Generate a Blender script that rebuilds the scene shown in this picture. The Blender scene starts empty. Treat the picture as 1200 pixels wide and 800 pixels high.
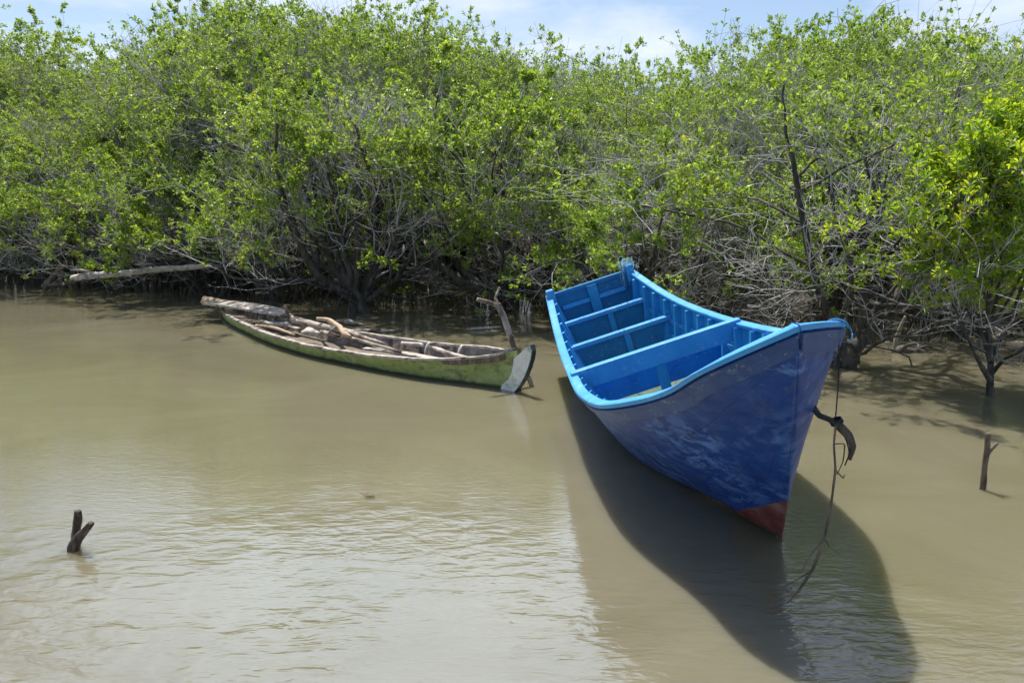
import bpy, math, random
import numpy as np
from mathutils import Vector, Matrix, Euler, noise as mnoise

R = random.Random(11)
NR = np.random.default_rng(5)
SC = bpy.context.scene
COL = SC.collection

# ------------------------------------------------------------------ camera
F, CAM_H, HORIZON = 880.0, 1.7, 244.7          # focal length in photo pixels, eye height, horizon row
PITCH = math.atan((400 - HORIZON) / F)
CP, SP = math.cos(PITCH), math.sin(PITCH)


def ray(px, py):
    a, b = (px - 600) / F, (400 - py) / F
    return Vector((a, CP + b * SP, -SP + b * CP))


def at(px, py, Y):
    r = ray(px, py)
    return r * (Y / r.y) + Vector((0, 0, CAM_H))


def gnd(px, py, z=0.0):
    r = ray(px, py)
    return r * ((z - CAM_H) / r.z) + Vector((0, 0, CAM_H))


cam_data = bpy.data.cameras.new('camera')
cam = bpy.data.objects.new('camera', cam_data)
COL.objects.link(cam)
cam.location = (0, 0, CAM_H)
cam.rotation_euler = (math.pi / 2 - PITCH, 0, 0)
cam_data.sensor_width = 36
cam_data.lens = 36 * F / 1200
cam_data.clip_start, cam_data.clip_end = 0.05, 2000
SC.camera = cam


# ------------------------------------------------------------------ helpers
def link(o, parent=None):
    COL.objects.link(o)
    if parent is not None:
        o.parent = parent
    return o


def tag(o, label=None, cat=None, group=None, kind=None):
    if label: o['label'] = label
    if cat: o['category'] = cat
    if group: o['group'] = group
    if kind: o['kind'] = kind
    return o


def empty(name, loc=(0, 0, 0), rot=(0, 0, 0), scale=1.0):
    o = bpy.data.objects.new(name, None)
    o.empty_display_size = 0.1
    o.location = loc
    o.rotation_euler = rot
    o.scale = (scale,) * 3
    return link(o)


def np_mesh(name, verts, faces, mats, mat_idx=None, smooth=False):
    """faces: list of (m,k) integer arrays"""
    me = bpy.data.meshes.new(name)
    verts = np.asarray(verts, dtype=np.float32)
    me.vertices.add(len(verts))
    me.vertices.foreach_set('co', verts.ravel())
    loops = np.concatenate([np.asarray(f).ravel() for f in faces]).astype(np.int32)
    tot = np.concatenate([np.full(len(f), np.asarray(f).shape[1]) for f in faces]).astype(np.int32)
    start = np.concatenate([[0], np.cumsum(tot)[:-1]]).astype(np.int32)
    me.loops.add(len(loops))
    me.loops.foreach_set('vertex_index', loops)
    me.polygons.add(len(tot))
    me.polygons.foreach_set('loop_start', start)
    me.polygons.foreach_set('loop_total', tot)
    for m in (mats if isinstance(mats, (list, tuple)) else [mats]):
        me.materials.append(m)
    if mat_idx is not None:
        me.polygons.foreach_set('material_index', np.asarray(mat_idx, dtype=np.int32))
    me.polygons.foreach_set('use_smooth', np.full(len(tot), smooth))
    me.update(calc_edges=True)
    me.validate()
    return me


class MB:
    """collects shapes into one mesh"""
    def __init__(self):
        self.v, self.f = [], []

    def add(self, verts, faces):
        n = len(self.v)
        self.v += [tuple(p) for p in verts]
        self.f += [tuple(i + n for i in q) for q in faces]

    def box(self, lo, hi, M=None):
        vs = [Vector((x, y, z)) for z in (lo[2], hi[2]) for y in (lo[1], hi[1]) for x in (lo[0], hi[0])]
        if M is not None: vs = [M @ v for v in vs]
        self.add(vs, [(0, 2, 3, 1), (4, 5, 7, 6), (0, 1, 5, 4), (1, 3, 7, 5), (3, 2, 6, 7), (2, 0, 4, 6)])

    def grid(self, P, closed_u=False, flip=False):
        nu, nv = len(P), len(P[0])
        fs = []
        for i in range(nu if closed_u else nu - 1):
            for j in range(nv - 1):
                a, b = i * nv + j, ((i + 1) % nu) * nv + j
                q = (a, b, b + 1, a + 1)
                fs.append(q[::-1] if flip else q)
        self.add([p for row in P for p in row], fs)

    def sweep(self, rings, caps=True):
        """rings: list of equally long closed point loops"""
        k = len(rings[0])
        fs = []
        for i in range(len(rings) - 1):
            for j in range(k):
                a, b = i * k + j, i * k + (j + 1) % k
                fs.append((a, b, b + k, a + k))
        if caps:
            fs.append(tuple(range(k))[::-1])
            fs.append(tuple((len(rings) - 1) * k + j for j in range(k)))
        self.add([p for r in rings for p in r], fs)

    def tube(self, pts, radii, k=8, rough=0.0, seed=0, caps=True):
        pts = [Vector(p) for p in pts]
        if not isinstance(radii, (list, tuple)): radii = [radii] * len(pts)
        ref = Vector((0.31, 0.22, 0.93))
        rings = []
        for i, p in enumerate(pts):
            d = (pts[min(i + 1, len(pts) - 1)] - pts[max(i - 1, 0)]).normalized()
            if abs(d.dot(ref)) > 0.97: ref = Vector((0.9, -0.3, 0.1))
            s = d.cross(ref).normalized(); t = s.cross(d).normalized()
            ref = t
            ring = []
            for j in range(k):
                a = 2 * math.pi * j / k
                rr = radii[i]
                if rough:
                    rr *= 1 + rough * mnoise.noise(Vector((p.x * 9 + seed, p.y * 9 + math.cos(a) * 1.4, p.z * 9 + math.sin(a) * 1.4)))
                ring.append(p + s * math.cos(a) * rr + t * math.sin(a) * rr)
            rings.append(ring)
        self.sweep(rings, caps)

    def obj(self, name, mat, parent=None, smooth=False, off=None):
        v = self.v if off is None else [tuple(Vector(p) - Vector(off)) for p in self.v]
        me = bpy.data.meshes.new(name)
        me.from_pydata(v, [], self.f)
        me.materials.append(mat)
        if smooth:
            for p in me.polygons: p.use_smooth = True
        me.update()
        o = bpy.data.objects.new(name, me)
        return link(o, parent)


def resample(pts, n):
    pts = [Vector(p) for p in pts]
    P = [pts[0] * 2 - pts[1]] + pts + [pts[-1] * 2 - pts[-2]]
    out = []
    m = len(pts) - 1
    for i in range(n):
        t = i / (n - 1) * m
        k = min(int(t), m - 1); s = t - k
        a, b, c, d = P[k], P[k + 1], P[k + 2], P[k + 3]
        out.append(0.5 * ((2 * b) + (c - a) * s + (2 * a - 5 * b + 4 * c - d) * s * s + (3 * b - a - 3 * c + d) * s ** 3))
    return out


def lerp_list(vals, n):
    m = len(vals) - 1
    out = []
    for i in range(n):
        t = i / (n - 1) * m
        k = min(int(t), m - 1)
        out.append(vals[k] + (vals[k + 1] - vals[k]) * (t - k))
    return out


# ------------------------------------------------------------------ materials
def new_mat(name):
    m = bpy.data.materials.new(name)
    m.use_nodes = True
    nt = m.node_tree
    nt.nodes.clear()
    out = nt.nodes.new('ShaderNodeOutputMaterial')
    b = nt.nodes.new('ShaderNodeBsdfPrincipled')
    nt.links.new(b.outputs[0], out.inputs[0])
    return m, nt, b, out


class N:
    def __init__(self, nt): self.nt = nt

    def __call__(self, typ, ins=None, **kw):
        n = self.nt.nodes.new('ShaderNode' + typ)
        for k, v in kw.items(): setattr(n, k, v)
        for k, v in (ins or {}).items():
            s = n.inputs[k]
            if isinstance(v, bpy.types.NodeSocket): self.nt.links.new(v, s)
            else: s.default_value = v
        return n

    def coord(self, scale=(1, 1, 1), kind='Object', rot=(0, 0, 0), loc=(0, 0, 0)):
        t = self('TexCoord')
        return self('Mapping', {'Vector': t.outputs[kind], 'Scale': scale, 'Rotation': rot, 'Location': loc}).outputs[0]

    def noise(self, vec, scale, detail=4, rough=0.55, dist=0.0):
        return self('TexNoise', {'Vector': vec, 'Scale': scale, 'Detail': detail, 'Roughness': rough, 'Distortion': dist}).outputs['Fac']

    def ramp(self, fac, stops, mode='LINEAR'):
        r = self('ValToRGB', {'Fac': fac})
        r.color_ramp.interpolation = mode
        el = r.color_ramp.elements
        while len(el) < len(stops): el.new(0.5)
        for e, (p, c) in zip(el, stops):
            e.position = p
            e.color = (c, c, c, 1) if isinstance(c, (int, float)) else (*c, 1)
        return r.outputs[0]

    def mix(self, fac, a, b, mode='MIX'):
        m = self('Mix', data_type='RGBA', blend_type=mode)
        for k, v in ((0, fac), (6, a), (7, b)):
            if isinstance(v, bpy.types.NodeSocket): self.nt.links.new(v, m.inputs[k])
            else: m.inputs[k].default_value = v if isinstance(v, (int, float)) else (*v, 1)
        return m.outputs[2]

    def math(self, op, a, b=0.0, c=0.0):
        m = self('Math', operation=op)
        for k, v in ((0, a), (1, b), (2, c)):
            if isinstance(v, bpy.types.NodeSocket): self.nt.links.new(v, m.inputs[k])
            else: m.inputs[k].default_value = v
        return m.outputs[0]

    def bump(self, h, strength=0.4, dist=0.02):
        return self('Bump', {'Height': h, 'Strength': strength, 'Distance': dist}).outputs[0]


def simple_mat(name, c1, c2, scale=8, rough=0.7, stretch=(1, 1, 1), bump=0.3, bdist=0.005, c3=None, kind='Object', spec=0.3):
    m, nt, b, out = new_mat(name)
    n = N(nt)
    v = n.coord(stretch, kind)
    f = n.noise(v, scale, 6, 0.6)
    col = n.ramp(f, [(0.33, c1), (0.66, c2)])
    if c3 is not None:
        f2 = n.noise(v, scale * 0.37, 5, 0.65, 0.6)
        col = n.mix(n.ramp(f2, [(0.5, 0.0), (0.62, 1.0)]), col, c3)
    nt.links.new(col, b.inputs['Base Color'])
    b.inputs['Roughness'].default_value = rough
    b.inputs['Specular IOR Level'].default_value = spec
    f3 = n.noise(v, scale * 4, 5, 0.65)
    nt.links.new(n.bump(f3, bump, bdist), b.inputs['Normal'])
    return m


M = {}
M['bark_dark'] = simple_mat('bark_dark', (0.03, 0.025, 0.02), (0.16, 0.14, 0.12), 14, 0.85, (1, 1, 0.35), 0.8, 0.01, kind='Object')
M['bark_grey'] = simple_mat('bark_grey', (0.20, 0.19, 0.18), (0.62, 0.60, 0.58), 9, 0.8, (1, 1, 0.5), 0.5, 0.005)
M['driftwood'] = simple_mat('driftwood', (0.24, 0.19, 0.15), (0.52, 0.46, 0.39), 10, 0.8, (1, 1, 1), 0.7, 0.008, c3=(0.13, 0.09, 0.065))
M['driftwood_pale'] = simple_mat('driftwood_pale', (0.36, 0.31, 0.26), (0.68, 0.63, 0.56), 12, 0.8, (1, 1, 1), 0.6, 0.006, c3=(0.26, 0.21, 0.17))
M['driftwood_tan'] = simple_mat('driftwood_tan', (0.35, 0.24, 0.15), (0.60, 0.46, 0.32), 12, 0.8, (1, 1, 1), 0.6, 0.006)
M['wet_wood'] = simple_mat('wet_wood', (0.03, 0.02, 0.015), (0.13, 0.09, 0.07), 30, 0.4, (1, 1, 0.4), 0.9, 0.006, c3=(0.17, 0.14, 0.12))
M['stake_wood'] = simple_mat('stake_wood', (0.07, 0.05, 0.035), (0.25, 0.19, 0.14), 25, 0.7, (1, 1, 0.35), 0.9, 0.005)
M['cut_wood'] = simple_mat('cut_wood', (0.42, 0.36, 0.3), (0.6, 0.55, 0.48), 40, 0.8)
M['mud'] = simple_mat('mud', (0.10, 0.08, 0.056), (0.20, 0.165, 0.12), 1.5, 0.6, (1, 1, 1), 0.8, 0.05, c3=(0.07, 0.052, 0.036), kind='Object')
M['silt'] = simple_mat('silt', (0.13, 0.10, 0.075), (0.25, 0.205, 0.16), 6, 0.45, (1, 1, 1), 0.5, 0.01)
M['rope_blue'] = simple_mat('rope_blue', (0.04, 0.19, 0.42), (0.10, 0.33, 0.60), 60, 0.7)
M['rope_dark'] = simple_mat('rope_dark', (0.02, 0.022, 0.03), (0.06, 0.06, 0.07), 60, 0.8)
M['net'] = simple_mat('net', (0.20, 0.42, 0.50), (0.42, 0.62, 0.70), 30, 0.8)


def leaf_mat(name, cols, tcol, tr=0.44):
    m, nt, b, out = new_mat(name)
    n = N(nt)
    geo = n('NewGeometry')
    oi = n('ObjectInfo')
    r = geo.outputs['Random Per Island']
    r2 = n.math('FRACT', n.math('ADD', r, n.math('MULTIPLY', oi.outputs['Random'], 0.37)))
    patch = n.noise(n.coord((1, 1, 1)), 1.1, 2, 0.5)
    f = n.math('ADD', n.math('MULTIPLY', r2, 0.75), n.math('MULTIPLY', n.math('SUBTRACT', patch, 0.37), 0.9))
    col = n.ramp(f, cols)
    nt.links.new(col, b.inputs['Base Color'])
    b.inputs['Roughness'].default_value = 0.42
    b.inputs['Specular IOR Level'].default_value = 0.45
    t = n('BsdfTranslucent')
    tc = n.mix(1.0, col, tcol, 'MULTIPLY')
    nt.links.new(tc, t.inputs[0])
    mx = n('MixShader', {0: tr})
    nt.links.new(b.outputs[0], mx.inputs[1])
    nt.links.new(t.outputs[0], mx.inputs[2])
    nt.links.new(mx.outputs[0], out.inputs[0])
    return m


M['leaf'] = leaf_mat('mangrove_leaf', [(0.0, (0.075, 0.14, 0.025)), (0.35, (0.14, 0.22, 0.034)), (0.72, (0.235, 0.33, 0.046)), (0.93, (0.34, 0.40, 0.065)), (1.0, (0.38, 0.34, 0.07))], (2.3, 2.2, 1.3))
M['leaf_bright'] = leaf_mat('mangrove_leaf_bright', [(0.0, (0.10, 0.22, 0.022)), (0.4, (0.22, 0.35, 0.028)), (0.8, (0.38, 0.46, 0.032)), (0.96, (0.36, 0.36, 0.03)), (1.0, (0.50, 0.30, 0.05))], (2.2, 2.0, 1.1))


def water_mat():
    m, nt, b, out = new_mat('muddy_water')
    n = N(nt)
    geo = n('NewGeometry')
    P = geo.outputs['Position']

    def mapped(scale, rot=0.0, loc=(0, 0, 0)):
        return n('Mapping', {'Vector': P, 'Scale': scale, 'Rotation': (0, 0, rot), 'Location': loc}).outputs[0]
    silt = n.noise(mapped((0.5, 0.8, 1), 0.4), 1.0, 4, 0.6, 0.8)
    col = n.ramp(silt, [(0.3, (0.168, 0.151, 0.094)), (0.7, (0.212, 0.192, 0.127))])
    nt.links.new(col, b.inputs['Base Color'])
    b.inputs['Roughness'].default_value = 0.02
    b.inputs['IOR'].default_value = 1.72
    b.inputs['Subsurface Weight'].default_value = 1.0
    b.inputs['Subsurface Radius'].default_value = (1.0, 0.85, 0.55)
    b.inputs['Subsurface Scale'].default_value = 0.42
    b.inputs['Specular IOR Level'].default_value = 0.5
    # wind ripples, strongest out in the open to the left
    sep = n('SeparateXYZ', {0: P})
    gust = n.math('ADD', n.math('ADD', sep.outputs[1], n.math('MULTIPLY', n.math('ABSOLUTE', n.math('ADD', sep.outputs[0], 1.2)), 0.35)), n.math('MULTIPLY', n.math('SUBTRACT', n.noise(mapped((1, 1, 1)), 0.8, 3), 0.5), 2.0))
    mask = n('MapRange', {0: gust, 1: 3.6, 2: 4.7, 3: 1.0, 4: 0.0}, interpolation_type='SMOOTHSTEP').outputs[0]
    calm = n.ramp(n.noise(mapped((1, 1, 1), 0.0, (7, 2, 0)), 1.1, 3), [(0.38, 0.12), (0.56, 1.0)])
    mask = n.math('MULTIPLY', mask, calm)
    w1 = n.noise(mapped((5.0, 12.0, 1), -0.22), 1.0, 3, 0.5, 0.5)
    w2 = n.noise(mapped((11, 26, 1), 0.1, (3, 1, 0)), 1.0, 2, 0.5, 0.3)
    w3 = n.noise(mapped((16, 60, 1), 0.03, (9, 4, 0)), 1.0, 2, 0.5)
    sp = n.noise(mapped((45, 55, 1), 0.3), 1.0, 2, 0.5)
    spm = n('MapRange', {0: sep.outputs[0], 1: 1.2, 2: 1.9, 3: 0.0, 4: 1.0}).outputs[0]
    h = n.math('MULTIPLY', w1, n.math('ADD', 0.0006, n.math('MULTIPLY', mask, 0.0120)))
    h = n.math('ADD', h, n.math('MULTIPLY', w2, n.math('ADD', 0.0010, n.math('MULTIPLY', mask, 0.0022))))
    h = n.math('ADD', h, n.math('MULTIPLY', w3, 0.0010))
    h = n.math('ADD', h, n.math('MULTIPLY', n.math('MULTIPLY', sp, spm), 0.0009))
    bp = n('Bump', {'Height': h, 'Strength': 1.0, 'Distance': 1.0})
    nt.links.new(bp.outputs[0], b.inputs['Normal'])
    return m


M['water'] = water_mat()


def hull_paint():
    m, nt, b, out = new_mat('navy_hull_paint')
    n = N(nt)
    v = n.coord()
    tc = n('TexCoord').outputs['Object']
    sep = n('SeparateXYZ', {0: tc})
    base = n.ramp(n.noise(v, 3.0, 5, 0.6), [(0.3, (0.008, 0.042, 0.23)), (0.7, (0.016, 0.072, 0.33))])
    # blotchy sun-bleached patches
    bl = n.noise(n.coord((1, 1, 1.5), rot=(0.3, 0, 0.2)), 10.0, 6, 0.66, 0.4)
    big = n.noise(v, 1.3, 3, 0.5)
    blm = n.math('MULTIPLY', n.ramp(bl, [(0.47, 0.0), (0.6, 1.0)]), n.ramp(big, [(0.38, 0.1), (0.56, 1.0)]))
    col = n.mix(n.math('MULTIPLY', blm, 0.72), base, (0.16, 0.33, 0.74))
    # greyish chalking towards the stern quarter
    ch = n.noise(n.coord((1, 0.5, 1)), 2.4, 5, 0.65)
    y = n('MapRange', {0: sep.outputs[1], 1: 0.3, 2: 2.0, 3: 0.0, 4: 0.8}).outputs[0]
    col = n.mix(n.math('MULTIPLY', n.ramp(ch, [(0.35, 0.0), (0.6, 1.0)]), y), col, (0.18, 0.24, 0.38))
    # long diagonal scratches along the bilge
    s = n.noise(n.coord((60, 3.0, 34), rot=(0.75, 0.0, 0.0)), 1.0, 3, 0.6, 0.2)
    sm = n.math('MULTIPLY', n.ramp(s, [(0.62, 0.0), (0.68, 1.0)]), n('MapRange', {0: sep.outputs[2], 1: 0.62, 2: 0.30, 3: 0.0, 4: 0.85}).outputs[0])
    sm = n.math('MULTIPLY', sm, n.ramp(n.noise(v, 2.2, 3), [(0.42, 0.0), (0.58, 1.0)]))
    col = n.mix(sm, col, (0.45, 0.47, 0.55))
    # plank seams and grime runs
    gi = n('Attribute', attribute_name='girth').outputs['Fac']
    gi = n.math('ADD', n.math('MULTIPLY', gi, 6.0), n.math('MULTIPLY', n.noise(v, 2.0, 2), 0.12))
    fr = n.math('ABSOLUTE', n.math('SUBTRACT', n.math('FRACT', gi), 0.5))
    seam = n.ramp(fr, [(0.0, 1.0), (0.028, 0.0)])
    seamv = n.math('MULTIPLY', seam, n.ramp(n.noise(v, 3.5, 4, 0.7), [(0.4, 0.1), (0.6, 0.75)]))
    col = n.mix(seamv, col, (0.012, 0.02, 0.06))
    run = n.noise(n.coord((14, 14, 1.1)), 1.0, 4, 0.65)
    col = n.mix(n.math('MULTIPLY', n.ramp(run, [(0.55, 0.0), (0.7, 1.0)]), 0.3), col, (0.12, 0.14, 0.2))
    # red bottom paint with a ragged edge
    edge = n.math('ADD', sep.outputs[2], n.math('MULTIPLY', n.math('SUBTRACT', n.noise(v, 9, 6, 0.75), 0.5), 0.075))
    lim = n('MapRange', {0: sep.outputs[1], 1: -0.25, 2: 0.42, 3: 0.33, 4: 0.03}).outputs[0]
    red = n.math('LESS_THAN', edge, lim)
    redc = n.ramp(n.noise(v, 7, 5, 0.7), [(0.3, (0.16, 0.034, 0.034)), (0.52, (0.23, 0.075, 0.068)), (0.68, (0.33, 0.19, 0.17))])
    col = n.mix(red, col, redc)
    wz = n('SeparateXYZ', {0: n('NewGeometry').outputs['Position']}).outputs[2]
    wz = n.math('ADD', wz, n.math('MULTIPLY', n.math('SUBTRACT', n.noise(v, 12, 5, 0.7), 0.5), 0.07))
    col = n.mix(n('MapRange', {0: wz, 1: 0.05, 2: 0.015, 3: 0.0, 4: 0.7}).outputs[0], col, (0.10, 0.085, 0.06))
    nt.links.new(col, b.inputs['Base Color'])
    rg = n.ramp(n.noise(v, 5, 4), [(0.3, 0.38), (0.7, 0.6)])
    nt.links.new(rg, b.inputs['Roughness'])
    b.inputs['Specular IOR Level'].default_value = 0.4
    bh = n.math('ADD', n.math('MULTIPLY', n.noise(n.coord((2, 0.6, 9)), 1.6, 3), 1.0), n.math('ADD', n.math('MULTIPLY', n.noise(v, 40, 4), 0.12), n.math('MULTIPLY', seam, -0.12)))
    nt.links.new(n.bump(bh, 0.35, 0.02), b.inputs['Normal'])
    return m


def blue_paint(name, c1, c2, worn, wornamt=0.5, rough=0.5):
    m, nt, b, out = new_mat(name)
    n = N(nt)
    v = n.coord()
    col = n.ramp(n.noise(v, 4, 5, 0.6), [(0.3, c1), (0.7, c2)])
    w = n.ramp(n.noise(n.coord((1, 0.6, 1)), 13, 6, 0.72, 0.4), [(0.55, 0.0), (0.68, 1.0)])
    col = n.mix(n.math('MULTIPLY', w, wornamt), col, worn)
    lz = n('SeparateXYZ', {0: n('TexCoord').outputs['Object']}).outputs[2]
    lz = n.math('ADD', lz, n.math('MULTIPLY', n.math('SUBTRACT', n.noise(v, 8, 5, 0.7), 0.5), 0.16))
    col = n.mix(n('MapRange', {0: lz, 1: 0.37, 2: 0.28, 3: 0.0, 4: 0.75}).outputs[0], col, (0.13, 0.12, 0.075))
    sp_ = n.ramp(n.noise(n.coord((1, 0.35, 1)), 30, 5, 0.72), [(0.61, 0.0), (0.65, 1.0)])
    col = n.mix(n.math('MULTIPLY', sp_, 0.6), col, (0.33, 0.33, 0.31))
    nt.links.new(col, b.inputs['Base Color'])
    b.inputs['Roughness'].default_value = rough
    b.inputs['Specular IOR Level'].default_value = 0.4
    nt.links.new(n.bump(n.noise(v, 28, 5, 0.65), 0.35, 0.006), b.inputs['Normal'])
    return m


M['hull'] = hull_paint()
M['sheer'] = blue_paint('weathered_navy_paint', (0.022, 0.058, 0.20), (0.042, 0.10, 0.29), (0.13, 0.21, 0.40), 0.6)
M['cap_blue'] = blue_paint('sky_blue_paint', (0.035, 0.27, 0.62), (0.07, 0.37, 0.74), (0.25, 0.52, 0.76), 0.5)
M['inner_blue'] = blue_paint('inner_blue_paint', (0.014, 0.21, 0.46), (0.028, 0.30, 0.60), (0.10, 0.32, 0.52), 0.5)  # lining darker than the ribs: shade between them is in the colour
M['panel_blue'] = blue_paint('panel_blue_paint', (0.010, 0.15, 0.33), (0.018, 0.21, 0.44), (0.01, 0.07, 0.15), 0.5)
M['rib_lit_blue'] = blue_paint('rib_lit_blue_paint', (0.020, 0.25, 0.58), (0.045, 0.34, 0.70), (0.2, 0.48, 0.70), 0.5)  # lighter than the lining, with sun on the rib edges painted in
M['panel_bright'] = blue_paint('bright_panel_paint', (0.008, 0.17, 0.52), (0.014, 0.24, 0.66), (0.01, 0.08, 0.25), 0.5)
M['floor_boards'] = simple_mat('stained_floor_boards', (0.07, 0.11, 0.07), (0.17, 0.20, 0.11), 7, 0.35, (1, 0.4, 1), 0.5, 0.005, c3=(0.06, 0.16, 0.26))


def canoe_paint():
    m, nt, b, out = new_mat('mossy_green_paint')
    n = N(nt)
    v = n.coord()
    sep = n('SeparateXYZ', {0: n('TexCoord').outputs['Object']})
    base = n.ramp(n.noise(n.coord((1, 1, 2)), 5, 5, 0.65), [(0.3, (0.22, 0.27, 0.08)), (0.55, (0.33, 0.39, 0.12)), (0.75, (0.50, 0.50, 0.32))])
    grime = n.ramp(n.noise(n.coord((1, 1, 1.6)), 7, 6, 0.75, 0.5), [(0.52, 0.0), (0.66, 1.0)])
    col = n.mix(n.math('MULTIPLY', grime, 0.75), base, (0.085, 0.08, 0.045))
    e = n.math('ADD', sep.outputs[2], n.math('MULTIPLY', n.math('SUBTRACT', n.noise(v, 6, 4, 0.7), 0.5), 0.07))
    col = n.mix(n('MapRange', {0: e, 1: 0.045, 2: 0.02, 3: 0.0, 4: 0.9}).outputs[0], col, (0.035, 0.035, 0.02))
    nt.links.new(col, b.inputs['Base Color'])
    b.inputs['Roughness'].default_value = 0.65
    nt.links.new(n.bump(n.noise(v, 22, 5, 0.7), 0.6, 0.01), b.inputs['Normal'])
    return m


M['canoe'] = canoe_paint()
M['canoe_rim'] = simple_mat('weathered_grey_plank', (0.33, 0.28, 0.23), (0.62, 0.56, 0.50), 16, 0.8, (1, 1, 1), 0.6, 0.005, c3=(0.20, 0.15, 0.11))
M['canoe_inner'] = simple_mat('brown_wet_plank', (0.17, 0.14, 0.115), (0.33, 0.285, 0.24), 9, 0.7, (1, 1, 1), 0.6, 0.006, c3=(0.08, 0.055, 0.04))
M['stem_white'] = simple_mat('flaking_white_paint', (0.66, 0.65, 0.56), (0.84, 0.83, 0.75), 14, 0.7, (1, 1, 1), 0.6, 0.006, c3=(0.42, 0.41, 0.32))
M['stem_edge'] = simple_mat('dark_teal_edge', (0.03, 0.05, 0.05), (0.08, 0.11, 0.11), 18, 0.6)

# ------------------------------------------------------------------ light and sky
SUN = Vector((-0.14, 0.38, 1.0)).normalized()
ELEV = math.asin(SUN.z)
AZ = math.atan2(SUN.x, SUN.y)
sun_data = bpy.data.lights.new('sun', 'SUN')
sun_data.energy = 4.8
sun_data.angle = math.radians(0.53)
sun_data.color = (1.0, 0.955, 0.88)
sun = bpy.data.objects.new('sun', sun_data)
link(sun)
sun.rotation_euler = SUN.to_track_quat('Z', 'Y').to_euler()
sun.location = (-3, 8, 30)

world = bpy.data.worlds.new('World')
SC.world = world
world.use_nodes = True
wt = world.node_tree
wt.nodes.clear()
n = N(wt)
wout = n('OutputWorld')
sky = n('TexSky')
sky.sky_type = 'NISHITA'
sky.sun_disc = False
sky.sun_elevation = ELEV
sky.sun_rotation = AZ
sky.altitude = 0
sky.air_density = 1.0
sky.dust_density = 1.2
bg1 = n('Background', {0: sky.outputs[0], 1: 0.12})
gen = n('TexCoord').outputs['Generated']
sp = n('SeparateXYZ', {0: gen})
zz = n.math('ADD', n.math('MAXIMUM', sp.outputs[2], 0.0), 0.13)
cv = n('CombineXYZ', {0: n.math('DIVIDE', sp.outputs[0], zz), 1: n.math('DIVIDE', sp.outputs[1], zz), 2: 0.0}).outputs[0]
cv = n('Mapping', {'Vector': cv, 'Location': (2.3, 0.7, 0)}).outputs[0]
cn = n.noise(cv, 0.75, 7, 0.58, 0.25)
# thin cloud, plus a bright patch added above view for the water reflection
nrm = n('VectorMath', {0: gen}, operation='NORMALIZE').outputs[0]
GLOW_DIR = Vector((math.sin(math.radians(-12)) * math.cos(math.radians(30)), math.cos(math.radians(-12)) * math.cos(math.radians(30)), math.sin(math.radians(30))))
dt = n('VectorMath', {0: nrm, 1: tuple(GLOW_DIR)}, operation='DOT_PRODUCT').outputs['Value']
glow = n('MapRange', {0: dt, 1: 0.87, 2: 0.97, 3: 0.0, 4: 1.0}, interpolation_type='SMOOTHSTEP').outputs[0]
gate = n('MapRange', {0: sp.outputs[2], 1: 0.26, 2: 0.40, 3: 0.0, 4: 1.0}, interpolation_type='SMOOTHSTEP').outputs[0]
glow = n.math('MULTIPLY', glow, gate)
front = n('MapRange', {0: sp.outputs[1], 1: -0.1, 2: 0.5, 3: -0.16, 4: 0.0}).outputs[0]
cmask = n.ramp(n.math('ADD', n.math('ADD', cn, front), n.math('MULTIPLY', glow, 0.22)), [(0.43, 0.0), (0.64, 1.0)])
ccol = n.ramp(n.noise(cv, 1.7, 5, 0.6), [(0.3, (0.70, 0.80, 0.98)), (0.7, (0.95, 0.98, 1.0))])
ccol = n.mix(glow, ccol, (0.74, 0.90, 1.12))
bg2 = n('Background', {0: ccol, 1: n.math('ADD', 0.88, n.math('MULTIPLY', glow, 1.1))})
mx = n('MixShader', {0: cmask})
wt.links.new(bg1.outputs[0], mx.inputs[1])
wt.links.new(bg2.outputs[0], mx.inputs[2])
wt.links.new(mx.outputs[0], wout.inputs[0])

SC.view_settings.view_transform = 'Standard'
SC.view_settings.look = 'None'
SC.view_settings.exposure = 0.38
SC.view_settings.gamma = 1.0
SC.render.engine = 'CYCLES'
SC.cycles.max_bounces = 8
SC.cycles.diffuse_bounces = 4
SC.cycles.transmission_bounces = 4
SC.cycles.use_denoising = True
SC.cycles.sample_clamp_indirect = 6

# ------------------------------------------------------------------ water and mud bank
SHORE = [(-40, 24), (-20, 20), (-14, 18.2), (-10.9, 16.6), (-7, 15.0), (-4.5, 13.4), (-2.6, 12.6), (-0.6, 12.8), (0.6, 11.7), (1.5, 10.5),
         (2.6, 9.7), (3.5, 9.0), (4.8, 9.3), (6.5, 9.6), (9, 9.8), (14, 10), (40, 12)]


def shore(x):
    for (x0, y0), (x1, y1) in zip(SHORE, SHORE[1:]):
        if x <= x1:
            return y0 + (y1 - y0) * (x - x0) / (x1 - x0)
    return SHORE[-1][1]


mb = MB()
xs = [-600, -100, -30, -8, 0, 8, 30, 100, 600]
ys = [-200, -30, -4, 4, 12, 30, 100, 700]
mb.grid([[(x, y, 0) for y in ys] for x in xs], flip=True)
tag(mb.obj('water', M['water']), 'murky brown water with a rippled patch', kind='structure')

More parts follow.
